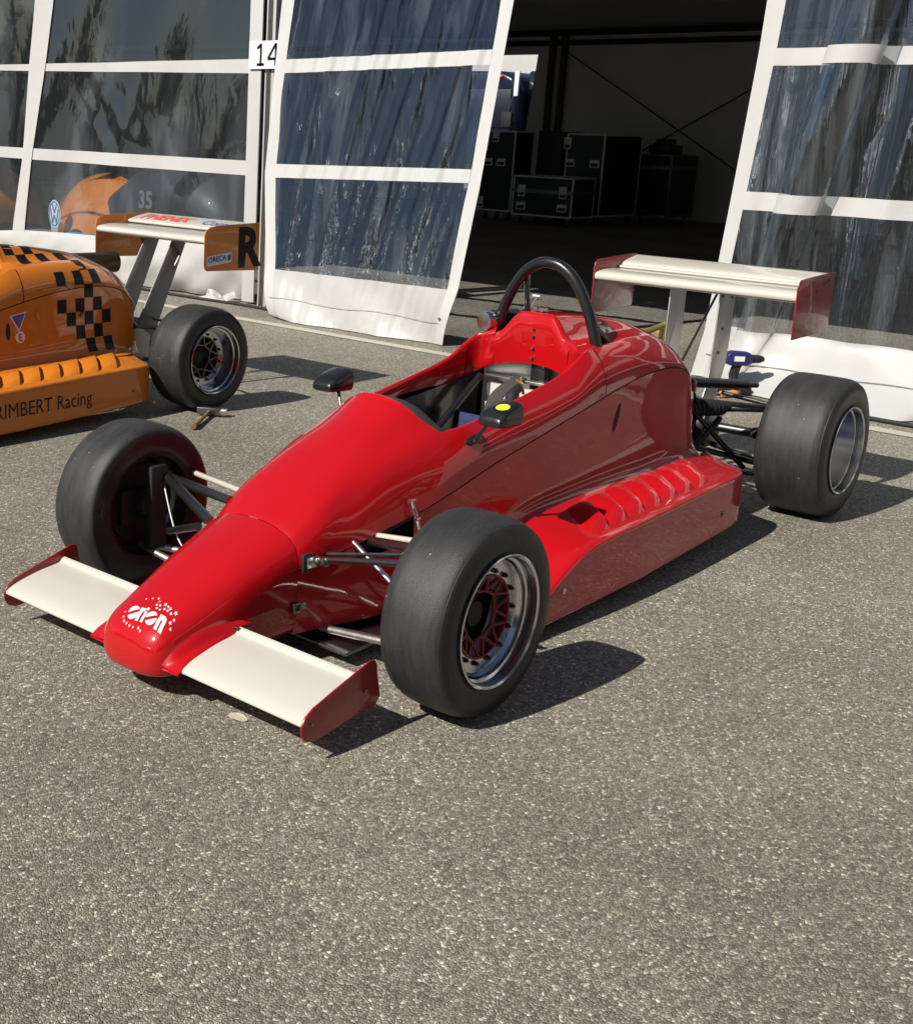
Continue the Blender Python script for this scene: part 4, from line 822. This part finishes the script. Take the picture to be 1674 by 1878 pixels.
# left fixed wall: strips, clear panes, skirt with a soft seam upright between two bays
def wx(y, z):
    r_ = math.hypot(y-7.85, z-2.45); th = math.atan2(2.45-z, 7.85-y)
    fan = math.exp(-((th-.95)/.33)**2)*min(1, r_/.5)*max(0, 1-r_/3.6)
    return FX-.010*fan*math.sin(th*26+r_*.5)+.035*math.sin(y*1.7+z*.8)*min(1, abs(y-5.2))*.6+.02*math.sin(y*5+z*2)*min(1, abs(y-5.2))
def wgrid(y0f, y1f, z0f, z1f, ny=24, nz=10, dx=0):
    G = []
    for i in range(ny+1):
        row = []
        for j in range(nz+1):
            u, w = i/ny, j/nz; zz0 = z0f(0); 
            z = 0; ya, yb = y0f, y1f
            y = None
            za = z0f; zb = z1f
            # two passes so that slanted edges meet
            yy = ya(1.2)+(yb(1.2)-ya(1.2))*u; z = za(yy)+(zb(yy)-za(yy))*w
            yy = ya(z)+(yb(z)-ya(z))*u; z = za(yy)+(zb(yy)-za(yy))*w
            row.append(Vector((wx(yy, z)+dx, yy, z)))
        G.append(row)
    b = B(); addgrid(b, G); return b
K = lambda v: (lambda z: v)
sL = lambda z: interp([(0, 8.30), (.4, 8.27), (1.1, 8.14), (1.95, 7.92), (2.57, 7.79), (3.4, 7.75)], z)     # seam upright, right edge
sR = lambda z: interp([(0, 8.52), (.4, 8.47), (1.1, 8.30), (1.95, 8.20), (2.57, 8.09), (3.4, 8.05)], z)
bays = [(K(5.17), sL), (sR, K(11.4)), (K(11.6), K(14.9)), (K(-5.0), K(-2.02))]
bandz = [(lambda y: .33, lambda y: 1.063+.004*(y-5)), (lambda y: 1.184+.0*(y), lambda y: 1.881+.012*(y-5)), (lambda y: 1.996-.004*(y-5), lambda y: 2.80)]
hem = lambda y: interp([(5.17, .50), (6.5, .42), (8.3, .36), (9, .30)], y)
for a, c in bays:
    for k, (z0, z1) in enumerate(bandz):
        b = wgrid(a, c, (hem if a(1) > 0 else K(.35)) if k == 0 else z0, z1, 30, 12); tp(b, 'clear_window', 'vinylflat', angle=180)
    for z0, z1 in ((bandz[0][1], bandz[1][0]), (bandz[1][1], bandz[2][0]), (bandz[2][1], lambda y: EAVE)):
        b = wgrid(a, c, z0, z1, 30, 4, -.004); tp(b, 'white_strip', 'pvcstrip', angle=180)
for a, c in ((sL, sR), (K(11.4), K(11.6))):
    b = wgrid(a, c, lambda y: .0, lambda y: EAVE, 6, 30, -.012); tp(b, 'seam_upright', 'pvcstrip', angle=180)
b = B(); G = [[Vector((5.13-.10*j/6+.03*math.sin(i*1.9+j), 5.22+.05*i+.02*math.sin(j*2.2), max(.006, .09*(1-j/6)**1.3*(.6+.4*math.sin(i*1.3+.6))))) for j in range(7)] for i in range(8)]; addgrid(b, surf(G, 2, 2)); tp(b, 'gathered_hem', 'pvc', angle=180)
b = wgrid(K(-5.0), K(-2.02), K(.01), K(.35), 40, 8, -.004); tp(b, 'wall_skirt', 'pvc', angle=180)
# crumpled skirt along the bottom of the left wall
G = []
for i in range(120):
    y = 5.16+i*.082; row = []
    for j in range(15):
        w = j/14; z = hem(y)*(1-w)+.012
        bul = math.sin(PI*w)**.8*.07+w*.07*math.sin(y*2.1)+.03*math.sin(y*6.1+w*5)*w+.018*math.sin(y*15-w*9)*w
        row.append(Vector((wx(y, z)-.006-bul, y, max(.006, z+.012*math.sin(y*8+w*3)*math.sin(PI*w)))))
    G.append(row)
b = B(); addgrid(b, G); tp(b, 'wall_skirt', 'pvc', angle=180)
# number card on the post
cd_ = thing('number_card', 'white card printed 14 fixed on the tent post beside the open curtain', 'sign', (FX-.062, 4.93, 1.915))
b = B(); b.box(-.003, 0, -.17, .22, .0, .215); b.build('card', 'white', cd_)
def cardpt(a, c): return Vector((-.0045, .10-a, .02+c))
def strokes(L, t=.010):
    v, f = [], []
    for (a, c), (d, e_) in L:
        n = len(v); L_ = math.hypot(d-a, e_-c); nx, ny = -(e_-c)/L_*t, (d-a)/L_*t; v += [(a-nx, c-ny, 0), (d-nx, e_-ny, 0), (d+nx, e_+ny, 0), (a+nx, c+ny, 0)]; f.append((n, n+1, n+2, n+3))
    return v, f
onmap('digit_one', strokes([((-.03, .012), (.05, .012)), ((.012, .0), (.012, .172)), ((.016, .168), (-.03, .135))], .011), cardpt, 'blackprint', cd_)
onmap('digit_four', strokes([((.175, .0), (.175, .175)), ((.172, .170), (.095, .060)), ((.088, .055), (.20, .055))], .011), cardpt, 'blackprint', cd_)

# roof, back wall, far side
b = B(); b.add([(FX, -8, EAVE), (FX, 26, EAVE), ((FX+BX)/2, 26, 5.6), ((FX+BX)/2, -8, 5.6), (BX, -8, EAVE), (BX, 26, EAVE)], [(0, 1, 2, 3), (3, 2, 5, 4)]); tp(b, 'roof_sheet', mat('roof_blockout', (.5, .5, .5), .9), smooth=False)
b = B(); b.add([(FX, 15, 2.8), (FX, 26, 2.8), (FX, 26, 0), (FX, 15, 0), (FX, -5, EAVE), (FX, -5, 0), (FX, -8, 0), (FX, -8, EAVE)], [(0, 1, 2, 3), (4, 5, 6, 7)]); tp(b, 'end_panel', 'pvc', smooth=False)
for a in ((-8,), (26,)): b = B(); b.add([(FX, a[0], 0), (BX, a[0], 0), (BX, a[0], EAVE), ((FX+BX)/2, a[0], 5.6), (FX, a[0], EAVE)], [(0, 1, 2, 3, 4)]); tp(b, 'gable_wall', 'inner', smooth=False)
b = B(); b.box(FX-.02, FX+.02, -8, 14.9, 2.95, EAVE); tp(b, 'eave_valance', 'pvcstrip')
hole = [(BX, 13.3), (BX, 12.05)]
b = B(); b.add([(BX, -8, 0), (BX, 11.75, 0), (BX, 11.75, EAVE), (BX, -8, EAVE), (BX, 13.6, 0), (BX, 26, 0), (BX, 26, EAVE), (BX, 13.6, EAVE), (BX, 12.05, 3.02), (BX, 13.6, 3.02), (BX, 12.35, 0)], [(0, 1, 2, 3), (4, 5, 6, 7), (2, 8, 9, 7), (1, 10, 8, 2)]); tp(b, 'back_wall', 'inner', smooth=False)
for y in (11.62, 11.36, 6.2, 1.0):
    b = B(); b.box(BX-.14, BX-.04, y, y+.11, 0, EAVE); tp(b, 'back_post', mat('dull_post', (.06, .06, .058), .7), .004)
b = B(); b.box(BX-.10, BX-.02, -8, 26, 3.18, 3.28); tp(b, 'back_rail', 'mattblack')
for p in (((BX-.15, 11.4, 3.1), (BX-.15, 6.3, .15)), ((BX-.15, 11.4, .15), (BX-.15, 6.3, 3.1))):
    b = B(); b.tube(list(p), .012, 6); tp(b, 'brace_cable', 'mattblack')
b = B(); b.tube([(BX-.9, 14, EAVE-.05), (BX-.9, -2, EAVE-.05)], .06, 8); tp(b, 'roof_tube', 'mattblack')

# ---- hanging curtains (doors)
def curtain(name, label, Yl, Yr, Xf, zb, zt, wins, bands, bl, br, film, zfoot, fold):
    root = thing(name, label, 'tent curtain', (FX, (Yl(1)+Yr(1))/2, 0), group='curtains hung across the marquee opening')
    off = root.location.copy()
    def pt(u, z):
        y = Yl(z)+(Yr(z)-Yl(z))*u; x = Xf(u, z); dx, dy = fold(u, z); return Vector((x+dx, y+dy, z))
    def patch(u0, u1, z0, z1, nm, m, nu, nz, dx=0):
        G = [[pt(u0+(u1-u0)*i/nu, (z0(u0+(u1-u0)*i/nu)*(1-j/nz)+z1(u0+(u1-u0)*i/nu)*j/nz))+Vector((dx, 0, 0))-off for j in range(nz+1)] for i in range(nu+1)]
        b = B(); addgrid(b, G); return b.build(nm, m, root, angle=180)
    for k, (z0, z1) in enumerate(wins): patch(bl, 1-br, z0, z1, 'clear_window', film, 240, 26)
    for z0, z1 in bands: patch(bl, 1-br, z0, z1, 'white_strip', 'pvcstrip', 240, 5, -.003)
    patch(0, bl, zfoot, K(zt), 'curtain_border', 'pvcstrip', 6, 70); patch(1-br, 1, zfoot, K(zt), 'curtain_border', 'pvcstrip', 6, 70)
    patch(bl, 1-br, zfoot, wins[0][0], 'curtain_skirt', 'pvc', 240, 26)
    return root, patch, pt
rnd = random.Random(7)
ph = [rnd.uniform(0, 6) for _ in range(12)]
def foldA(u, z):
    a = .35+.65*min(1, max(0, (z-.2)/1.6)); w = math.sin(PI*u)**.4
    s = u*9+.5*math.sin(z*1.1+ph[0])-z*.55
    d = .020*math.sin(2*PI*s*.55+ph[1])+.013*math.sin(2*PI*s*1.1+ph[2])+.006*math.sin(2*PI*s*2.3+ph[3]+z)
    pk = sum(math.exp(-abs(z-zb)/.11) for zb in (1.02+.05*u, 1.24+.05*u, 1.82+.05*u, 2.06+.05*u))
    d -= .011*pk*max(0, math.sin(u*41+2.2*math.sin(u*9)))**2*(.3+.7*max(0, math.sin(u*6.2-.8)))
    low = max(0, .42-z)/.42
    d2 = .035*math.sin(5*u+ph[4]+z*4)*low+.025*math.sin(13*u+z*9+ph[5])*low
    return (d*a*w+d2, 0)
ca, patch, ptA = curtain('door_curtain', 'white and clear plastic curtain with three windows, left of the dark tent opening',
    lambda z: interp([(-.05, 4.36), (.05, 4.47), (.3, 4.54), (1.1, 4.725), (2.0, 4.80), (2.9, 4.86)], z), lambda z: interp([(0, 2.81), (.2, 2.77), (.4, 2.73), (1.1, 2.70), (2.9, 2.685)], z),
    lambda u, z: 4.72+.18*min(z, 2.7), 0, 2.95,
    [(lambda u: .378+.02*u, lambda u: 1.074+.058*u), (lambda u: 1.179+.045*u, lambda u: 1.872+.054*u), (lambda u: 1.976+.051*u, K(2.62))],
    [(lambda u: 1.074+.058*u, lambda u: 1.179+.045*u), (lambda u: 1.872+.054*u, lambda u: 1.976+.051*u), (K(2.62), K(2.95))], .055, .048, 'vinyl', lambda u: max(.006, .0+.03*(1-min(1, u*5))), foldA)
b = B(); G = [[ptA(.03+.93*i/60, .16+.010*math.sin(i*.2)+dz)-ca.location+Vector((-.006, 0, 0)) for dz in (0, .006)] for i in range(61)]; addgrid(b, G); b.build('hem_seam', mat('hem_grey', (.35, .35, .33), .6), ca)
BT = [(1.1, 0, 1.1), (.98, 0, .98), (.90, .0, .90), (.75, .006, .75), (.63, .0, .61), (.585, -.05, .555), (.55, -.105, .515), (.525, -.085, .56), (.50, -.11, .585), (.475, -.17, .56), (.44, -.215, .49), (.40, -.225, .41), (.36, -.20, .33), (.33, -.15, .275), (.305, -.10, .27), (.28, -.085, .315), (.255, -.05, .325), (.22, -.01, .25), (.15, .01, .15), (.08, -.02, .06), (.02, -.045, .03), (-.03, -.02, -.05), (-.15, .005, -.15), (-.3, -.04, -.3), (-.4, -.08, -.34), (-.5, -.02, -.5), (-.9, .01, -.9), (-1.4, -.03, -1.4), (-2.2, 0, -2.2)]
BC = cat([Vector(q) for q in BT], 6)
for k in (8,):
    q = ptA(.10+.86*k/8, .19)-ca.location; b = B(); b.lathe([(-.002, .004), (-.003, .010), (.0, .012)], 12, X=Tr(q.x-.008, q.y, q.z) @ Rz(-PI/2)); b.build('eyelet', 'steel', ca)
def foldB(u, z):
    y = 1.02-3.02*u
    for a_, b_ in zip(BC, BC[1:]):
        if a_.x >= y >= b_.x: break
    t_ = (y-a_.x)/(b_.x-a_.x) if b_.x != a_.x else 0
    k = .55+.45*min(1, max(0, (z-.3)/1.2)); dx = (a_.y+(b_.y-a_.y)*t_)*k; dy = (a_.z+(b_.z-a_.z)*t_-y)*k
    sh = (1.95-z)*.21*max(0, 1-abs(y-.35)/.62)
    low = max(0, .335-z)/.335
    low *= min(1, max(0, (u-.13)/.08))
    dx += .008*math.sin(u*70+z*1.3)-.34*low**1.5*max(0, math.sin(u*7.4-1.0))-.05*low*abs(math.sin(u*19+z*9))-.03*low*math.sin(u*47-z*14)-.022*min(1, low*3)*abs(math.sin(u*31+z*6+math.sin(u*9)*2))
    return (dx, dy+sh)
cb, patch, ptB = curtain('door_curtain', 'white and clear plastic curtain gathered in deep folds, right of the dark tent opening',
    lambda z: interp([(0, 1.16), (.3, 1.11), (1.1, 1.065), (2.0, 1.02), (2.9, 1.0)], z), lambda z: -2.0,
    lambda u, z: 5.16+.05*z, 0, 2.95,
    [(lambda u: .345, lambda u: 1.062), (lambda u: 1.172, lambda u: 1.912), (lambda u: 2.012, K(2.62))],
    [(lambda u: 1.062, lambda u: 1.172), (lambda u: 1.912, lambda u: 2.012), (K(2.62), K(2.95))], .036, .036, 'vinylfold', lambda u: .008, foldB)
b = B(); G = [[ptB(.02+.96*i/90, .15+dz)-cb.location+Vector((-.006, 0, 0)) for dz in (0, .006)] for i in range(91)]; addgrid(b, G); b.build('hem_seam', 'greyprint', cb)

# ------------------------------------------------------------------ flight cases
def case(name, label, x, y, w, d, h, lid=None, m='blackcase', latches=(), handles=(), trim='casetrim'):
    """front face at x, spans y-w..y, depth d backwards"""
    r = thing(name, label, 'flight case', (x, y, 0), 0, 'flight cases stored in the tent')
    z0 = .14; b = B(); b.box(.008, d-.008, -w+.008, -.008, z0, h-.008); b.build('case_panel', m, r)
    b = B(); e = .028
    for yy in (0, -w):
        for xx in (0, d): b.box(min(xx, xx+(e if xx == 0 else -e)), max(xx, xx+(e if xx == 0 else -e)), min(yy, yy+(e if yy else -e)), max(yy, yy+(e if yy else -e)), z0, h)
    for zz in (z0, h-e):
        for xx in (0, d-e): b.box(xx, xx+e, -w+e, -e, zz, zz+e)
        for yy in (-w, -e): b.box(e, d-e, yy, yy+e, zz, zz+e)
    b.build('edge_trim', trim, r, .003)
    if lid:
        b = B(); b.box(-.004, d+.004, -w-.004, .004, lid-.03, lid+.03); b.build('lid_band', 'steel', r)
    for (yy, zz) in latches:
        b = B(); b.box(-.012, 0, yy-.07, yy+.07, zz-.10, zz+.10); b.box(-.02, -.012, yy-.05, yy+.05, zz-.02, zz+.06); b.build('latch', 'casetrim', r, .006)
        b = B(); b.box(-.021, -.0125, yy-.045, yy+.045, zz-.075, zz-.03); b.build('latch_recess', 'mattblack', r)
    for (yy, zz) in handles:
        b = B(); b.box(-.010, 0, yy-.09, yy+.09, zz-.065, zz+.065); b.build('handle_dish', 'casetrim', r, .008)
        b = B(); b.box(-.016, -.0105, yy-.065, yy+.065, zz-.045, zz+.01); b.build('handle_grip', 'blackcase', r)
    for xx in (.10, d-.10):
        for yy in (-.10, -w+.10):
            b = B(); b.tube([(xx, yy-.02, .05), (xx, yy+.02, .05)], .05, 14); b.box(xx-.03, xx+.03, yy-.035, yy+.035, .10, .14); b.build('castor', 'steel', r)
    return r
M['casetrim'] = mat('flight_case_trim', (.85, .86, .85), .4, spec=.8)
case('flight_case', 'tall narrow flight case with silver edges at the left of the stored cases', 16.9, 10.74, .68, .6, 1.52, None, 'blackcase', [(-.28, 1.42), (-.08, 1.27), (-.05, .28)], [(-.16, .98), (-.42, .98)])
case('flight_case', 'tall plain black case directly behind the low trunk', 17.5, 9.98, .50, .7, 1.53, None, 'blackcase', [], [], trim='mattblack')
case('flight_case', 'low wide flight trunk with four silver fittings in front of the tall cases', 16.4, 9.72, 1.14, .72, .80, .55, 'blackcase', [(-.18, .55), (-.96, .55)], [(-.18, .30), (-.96, .30)])
case('flight_case', 'tall flight case with two bright handles just right of the low trunk', 17.3, 9.30, .72, 1.3, 1.51, None, 'blackcase', [(-.02, 1.35)], [(-.10, 1.02), (-.56, 1.02)])
case('flight_case', 'dark green flight case at the right end of the stored cases', 18.6, 8.62, .62, 1.0, 1.20, .98, 'greencase', [], [], trim='steel')
cc = thing('small_case', 'small dark box lying on top of the dark green flight case', 'case', (18.7, 8.5, 1.205))
b = B(); b.box(0, .5, -.38, 0, 0, .16); b.build('box_body', 'greencase', cc, .01); b = B(); b.box(.1, .4, -.3, -.06, .16, .26); b.build('box_lid', 'blackcase', cc, .01)

# ------------------------------------------------------------------ truck seen through the far opening
tk = thing('truck', 'dark blue truck cab outside seen through the gap in the back wall', 'truck', (25, 16.6, 0))
b = B(); b.prism([(-2.35, .5), (-2.35, 2.35), (-2.22, 2.72), (-1.9, 2.86), (1.6, 2.9), (1.6, .5)], -1.6, 1.0, 'x'); b.build('cab', 'truck', tk, .10, seg=4)
b = B(); b.box(-1.66, -1.605, -2.40, -2.28, 2.30, 2.86); b.build('door_pillar', 'white', tk, .02)
b = B(); b.box(-1.63, -1.605, -2.2, 1.2, 1.6, 2.45); b.build('windscreen', mat('tinted_screen', (.01, .012, .03), .4), tk, .01)
b = B(); b.tube([(-1.68, -2.30, 2.3), (-1.80, -2.28, 1.95)], .02, 8); b.box(-1.9, -1.78, -2.42, -2.16, 1.62, 1.95); b.build('side_mirror', 'mattblack', tk, .05)
b = B(); b.box(-1.64, -1.60, -1.95, -1.80, 2.72, 2.77); b.build('marker_stripe', 'redprint', tk, .01)
b = B(); b.box(-1.2, 1.0, -3.1, -2.36, .5, 2.88); b.build('cab_side_fairing', 'truck', tk, .06)
for s in (-1.0, .9):
    b = B(); b.tube([(s, -1.45, .5), (s, -1.15, .5)], .5, 24); b.tube([(s, 1.15, .5), (s, 1.45, .5)], .5, 24); b.build('truck_wheel', 'side', tk)
bk = thing('trailer', 'pale box trailer standing behind the dark blue truck cab', 'trailer', (30, 15, 0))
b = B(); b.box(-1.2, 1.3, -6, 6, .9, 3.9); b.build('box_body', 'frame', bk, .04)
for yy in (-4, -2.8, 3.5):
    b = B(); b.tube([(-1.2, yy, .5), (-.9, yy, .5)], .5, 20); b.build('trailer_wheel', 'side', bk)

# ------------------------------------------------------------------ orange closed race car inside the tent
vw = thing('race_car', 'orange bubble-roofed race car with number 35 behind the left clear window', 'race car', (7.75, 9.0, 0), -.10)
def shellrows():
    R = []
    for y, h, wd in ((1.25, .28, .30), (1.15, .42, .55), (.95, .58, .72), (.65, .72, .80), (.30, .80, .84), (-.05, .88, .86), (-.35, 1.08, .86), (-.8, 1.20, .86), (-1.3, 1.15, .86), (-1.8, .95, .80), (-2.1, .6, .6)):
        R.append([(-wd*math.cos(PI*k/10), y, .22+(h-.22)*math.sin(PI*k/10)**.55) for k in range(11)])
    return R
b = B(); addgrid(b, surf(shellrows(), 3, 3)); b.build('body', mat('dark_blue_body', (.012, .014, .028), .5, coat=.2), vw, angle=60)
b = B()
for s in (-1,):
    R = []
    for k in range(13):
        a = PI*k/12; R.append([(-.80+s*.0-.10*math.sin(t*PI/4)-.02, .45+(.60+.05*t)*math.cos(a), .15+(.55+.02*t)*math.sin(a)) if False else (-.55-.11*t, .35+(1.0-.05*t*t)*math.cos(a), .10+(.78-.04*t*t)*math.sin(a)) for t in range(5)])
    addgrid(b, surf(R, 3, 3))
b.build('front_fender', 'orange', vw, angle=60)
b = B(); addgrid(b, surf([[(-.72+.36*k, y, z+.02-.05*abs(k-2)**1.6*.25) for k in range(5)] for y, z in ((1.34, .30), (1.12, .52), (.85, .68), (.5, .80), (.1, .90))], 3, 3)); b.build('bonnet', 'orange', vw, angle=60)
v = [(0, 0, 0)]+[(.13*math.cos(k*PI/14), .16*math.sin(k*PI/14), 0) for k in range(28)]
vp = lambda a, c: Vector((-1.12, .62-a, .40+c))
onmap('roundel', (v, [(0, k, k % 28+1) for k in range(1, 29)]), vp, 'white', vw)
vp2 = lambda a, c: Vector((-1.124, .62-a, .40+c))
onmap('roundel_ring', ([(r*math.cos(k*PI/14), r*1.23*math.sin(k*PI/14), 0) for k in range(28) for r in (.105, .118)], [(2*k, 2*k+1, (2*k+3) % 56, (2*k+2) % 56) for k in range(28)]), vp2, 'cyan', vw)
def strokes(L, t=.010):
    v, f = [], []
    for (a, c), (d, e_) in L:
        n = len(v); L_ = math.hypot(d-a, e_-c); nx, ny = -(e_-c)/L_*t, (d-a)/L_*t; v += [(a-nx, c-ny, 0), (d-nx, e_-ny, 0), (d+nx, e_+ny, 0), (a+nx, c+ny, 0)]; f.append((n, n+1, n+2, n+3))
    return v, f
onmap('roundel_letters', strokes([((-.05, .115), (0, .01)), ((0, .01), (.05, .115)), ((-.085, .06), (-.04, -.11)), ((-.04, -.11), (0, -.015)), ((0, -.015), (.04, -.11)), ((.04, -.11), (.085, .06))]), vp2, 'cyan', vw)
onmap('number_print', textmesh('35', .26, .008, 'LEFT'), lambda a, c: Vector((-.885, -.72-a, .56+c)), 'greyprint', vw)
b = B(); b.box(-1.02, -.80, .0, .62, .14, .20); b.build('splitter', 'cyan', vw, .02)
b = B(); b.box(-.98, -.78, .78, .95, .12, .30); b.build('tow_block', 'pvc', vw, .03)
b = B(); b.tube([(-.84, .45, .30), (-.60, .45, .30)], .30, 32); b.tube([(-.84, -1.45, .30), (-.60, -1.45, .30)], .30, 32); b.build('car_wheel', 'side', vw, .03)
vb = thing('race_car', 'orange race car nose behind the leftmost clear window', 'race car', (7.6, 13.0, 0))
b = B(); addgrid(b, surf([[(-.7+.35*k, y, z-.05*abs(k-2)**1.6*.3) for k in range(5)] for y, z in ((-.95, .10), (-.9, .35), (-.7, .60), (-.3, .78), (.3, .95), (.9, 1.1))], 3, 3)); b.build('body', 'orange', vb, angle=60)
b = B(); b.tube([(-.75, .1, .3), (-.5, .1, .3)], .3, 24); b.build('car_wheel', 'side', vb, .03)

# ------------------------------------------------------------------ unseen tents and trees, added to be mirrored in paint and film
for k, (x, y, w) in enumerate(((-14, 12, 9), (-16, 1, 9), (3, -13, 8), (12, -14, 8))):  # out-of-view tents added to give pale patches in the reflections
    r = thing('added_paddock_tent', ['unseen white tent added for reflections, far left of the cars', 'unseen white tent added for reflections, behind the viewer', 'unseen white tent added for reflections, beyond the near side of the red car', 'unseen white tent added for reflections, beyond the right end of the marquee'][k], 'tent', (x, y, 0), math.atan2(-y, -x))
    b = B(); b.box(-2.5, -2.46, -w/2, w/2, 0, 2.6); b.box(-2.46, 2.5, -w/2, -w/2+.04, 0, 2.6) if False else None; b.build('tent_wall', 'pvc', r)
    b = B(); b.prism([(-2.7, 2.6), (0, 4.1), (2.7, 2.6)], -w/2, w/2); b.build('tent_roof', 'pvc', r)
for k, (x0, y0, x1, y1) in enumerate(((-35, -19, 40, -21), (-48, -28, -42, 45), (-44, 45, 2, 80))):  # out-of-view leaf masses added to darken reflections in bodywork and windows
    rr = random.Random(k); v = []; f = []
    for i in range(11000):
        t_ = rr.random(); hmax = (10, 3, 2)[k]+2.5*math.sin(t_*23+k)+1.5*math.sin(t_*61); z = hmax*rr.random()**.7; c_ = Vector((x0+(x1-x0)*t_+rr.gauss(0, 1.2), y0+(y1-y0)*t_+rr.gauss(0, 1.2), z))
        a_ = Vector((rr.gauss(0, 1), rr.gauss(0, 1), rr.gauss(0, 1))).normalized(); b_ = a_.orthogonal().normalized()*.38; c2 = a_.cross(b_)
        n = len(v); v += [c_-b_, c_-c2, c_+b_, c_+c2]; f.append((n, n+1, n+2, n+3))
    b = B(); b.add(v, f); o = b.build('added_tree_belt', mat('added_foliage_%d' % k, (.035, .055, .02), .7, var=.4, vscale=.6), smooth=False); o['kind'] = 'stuff'
print('objects', len(bpy.data.objects))
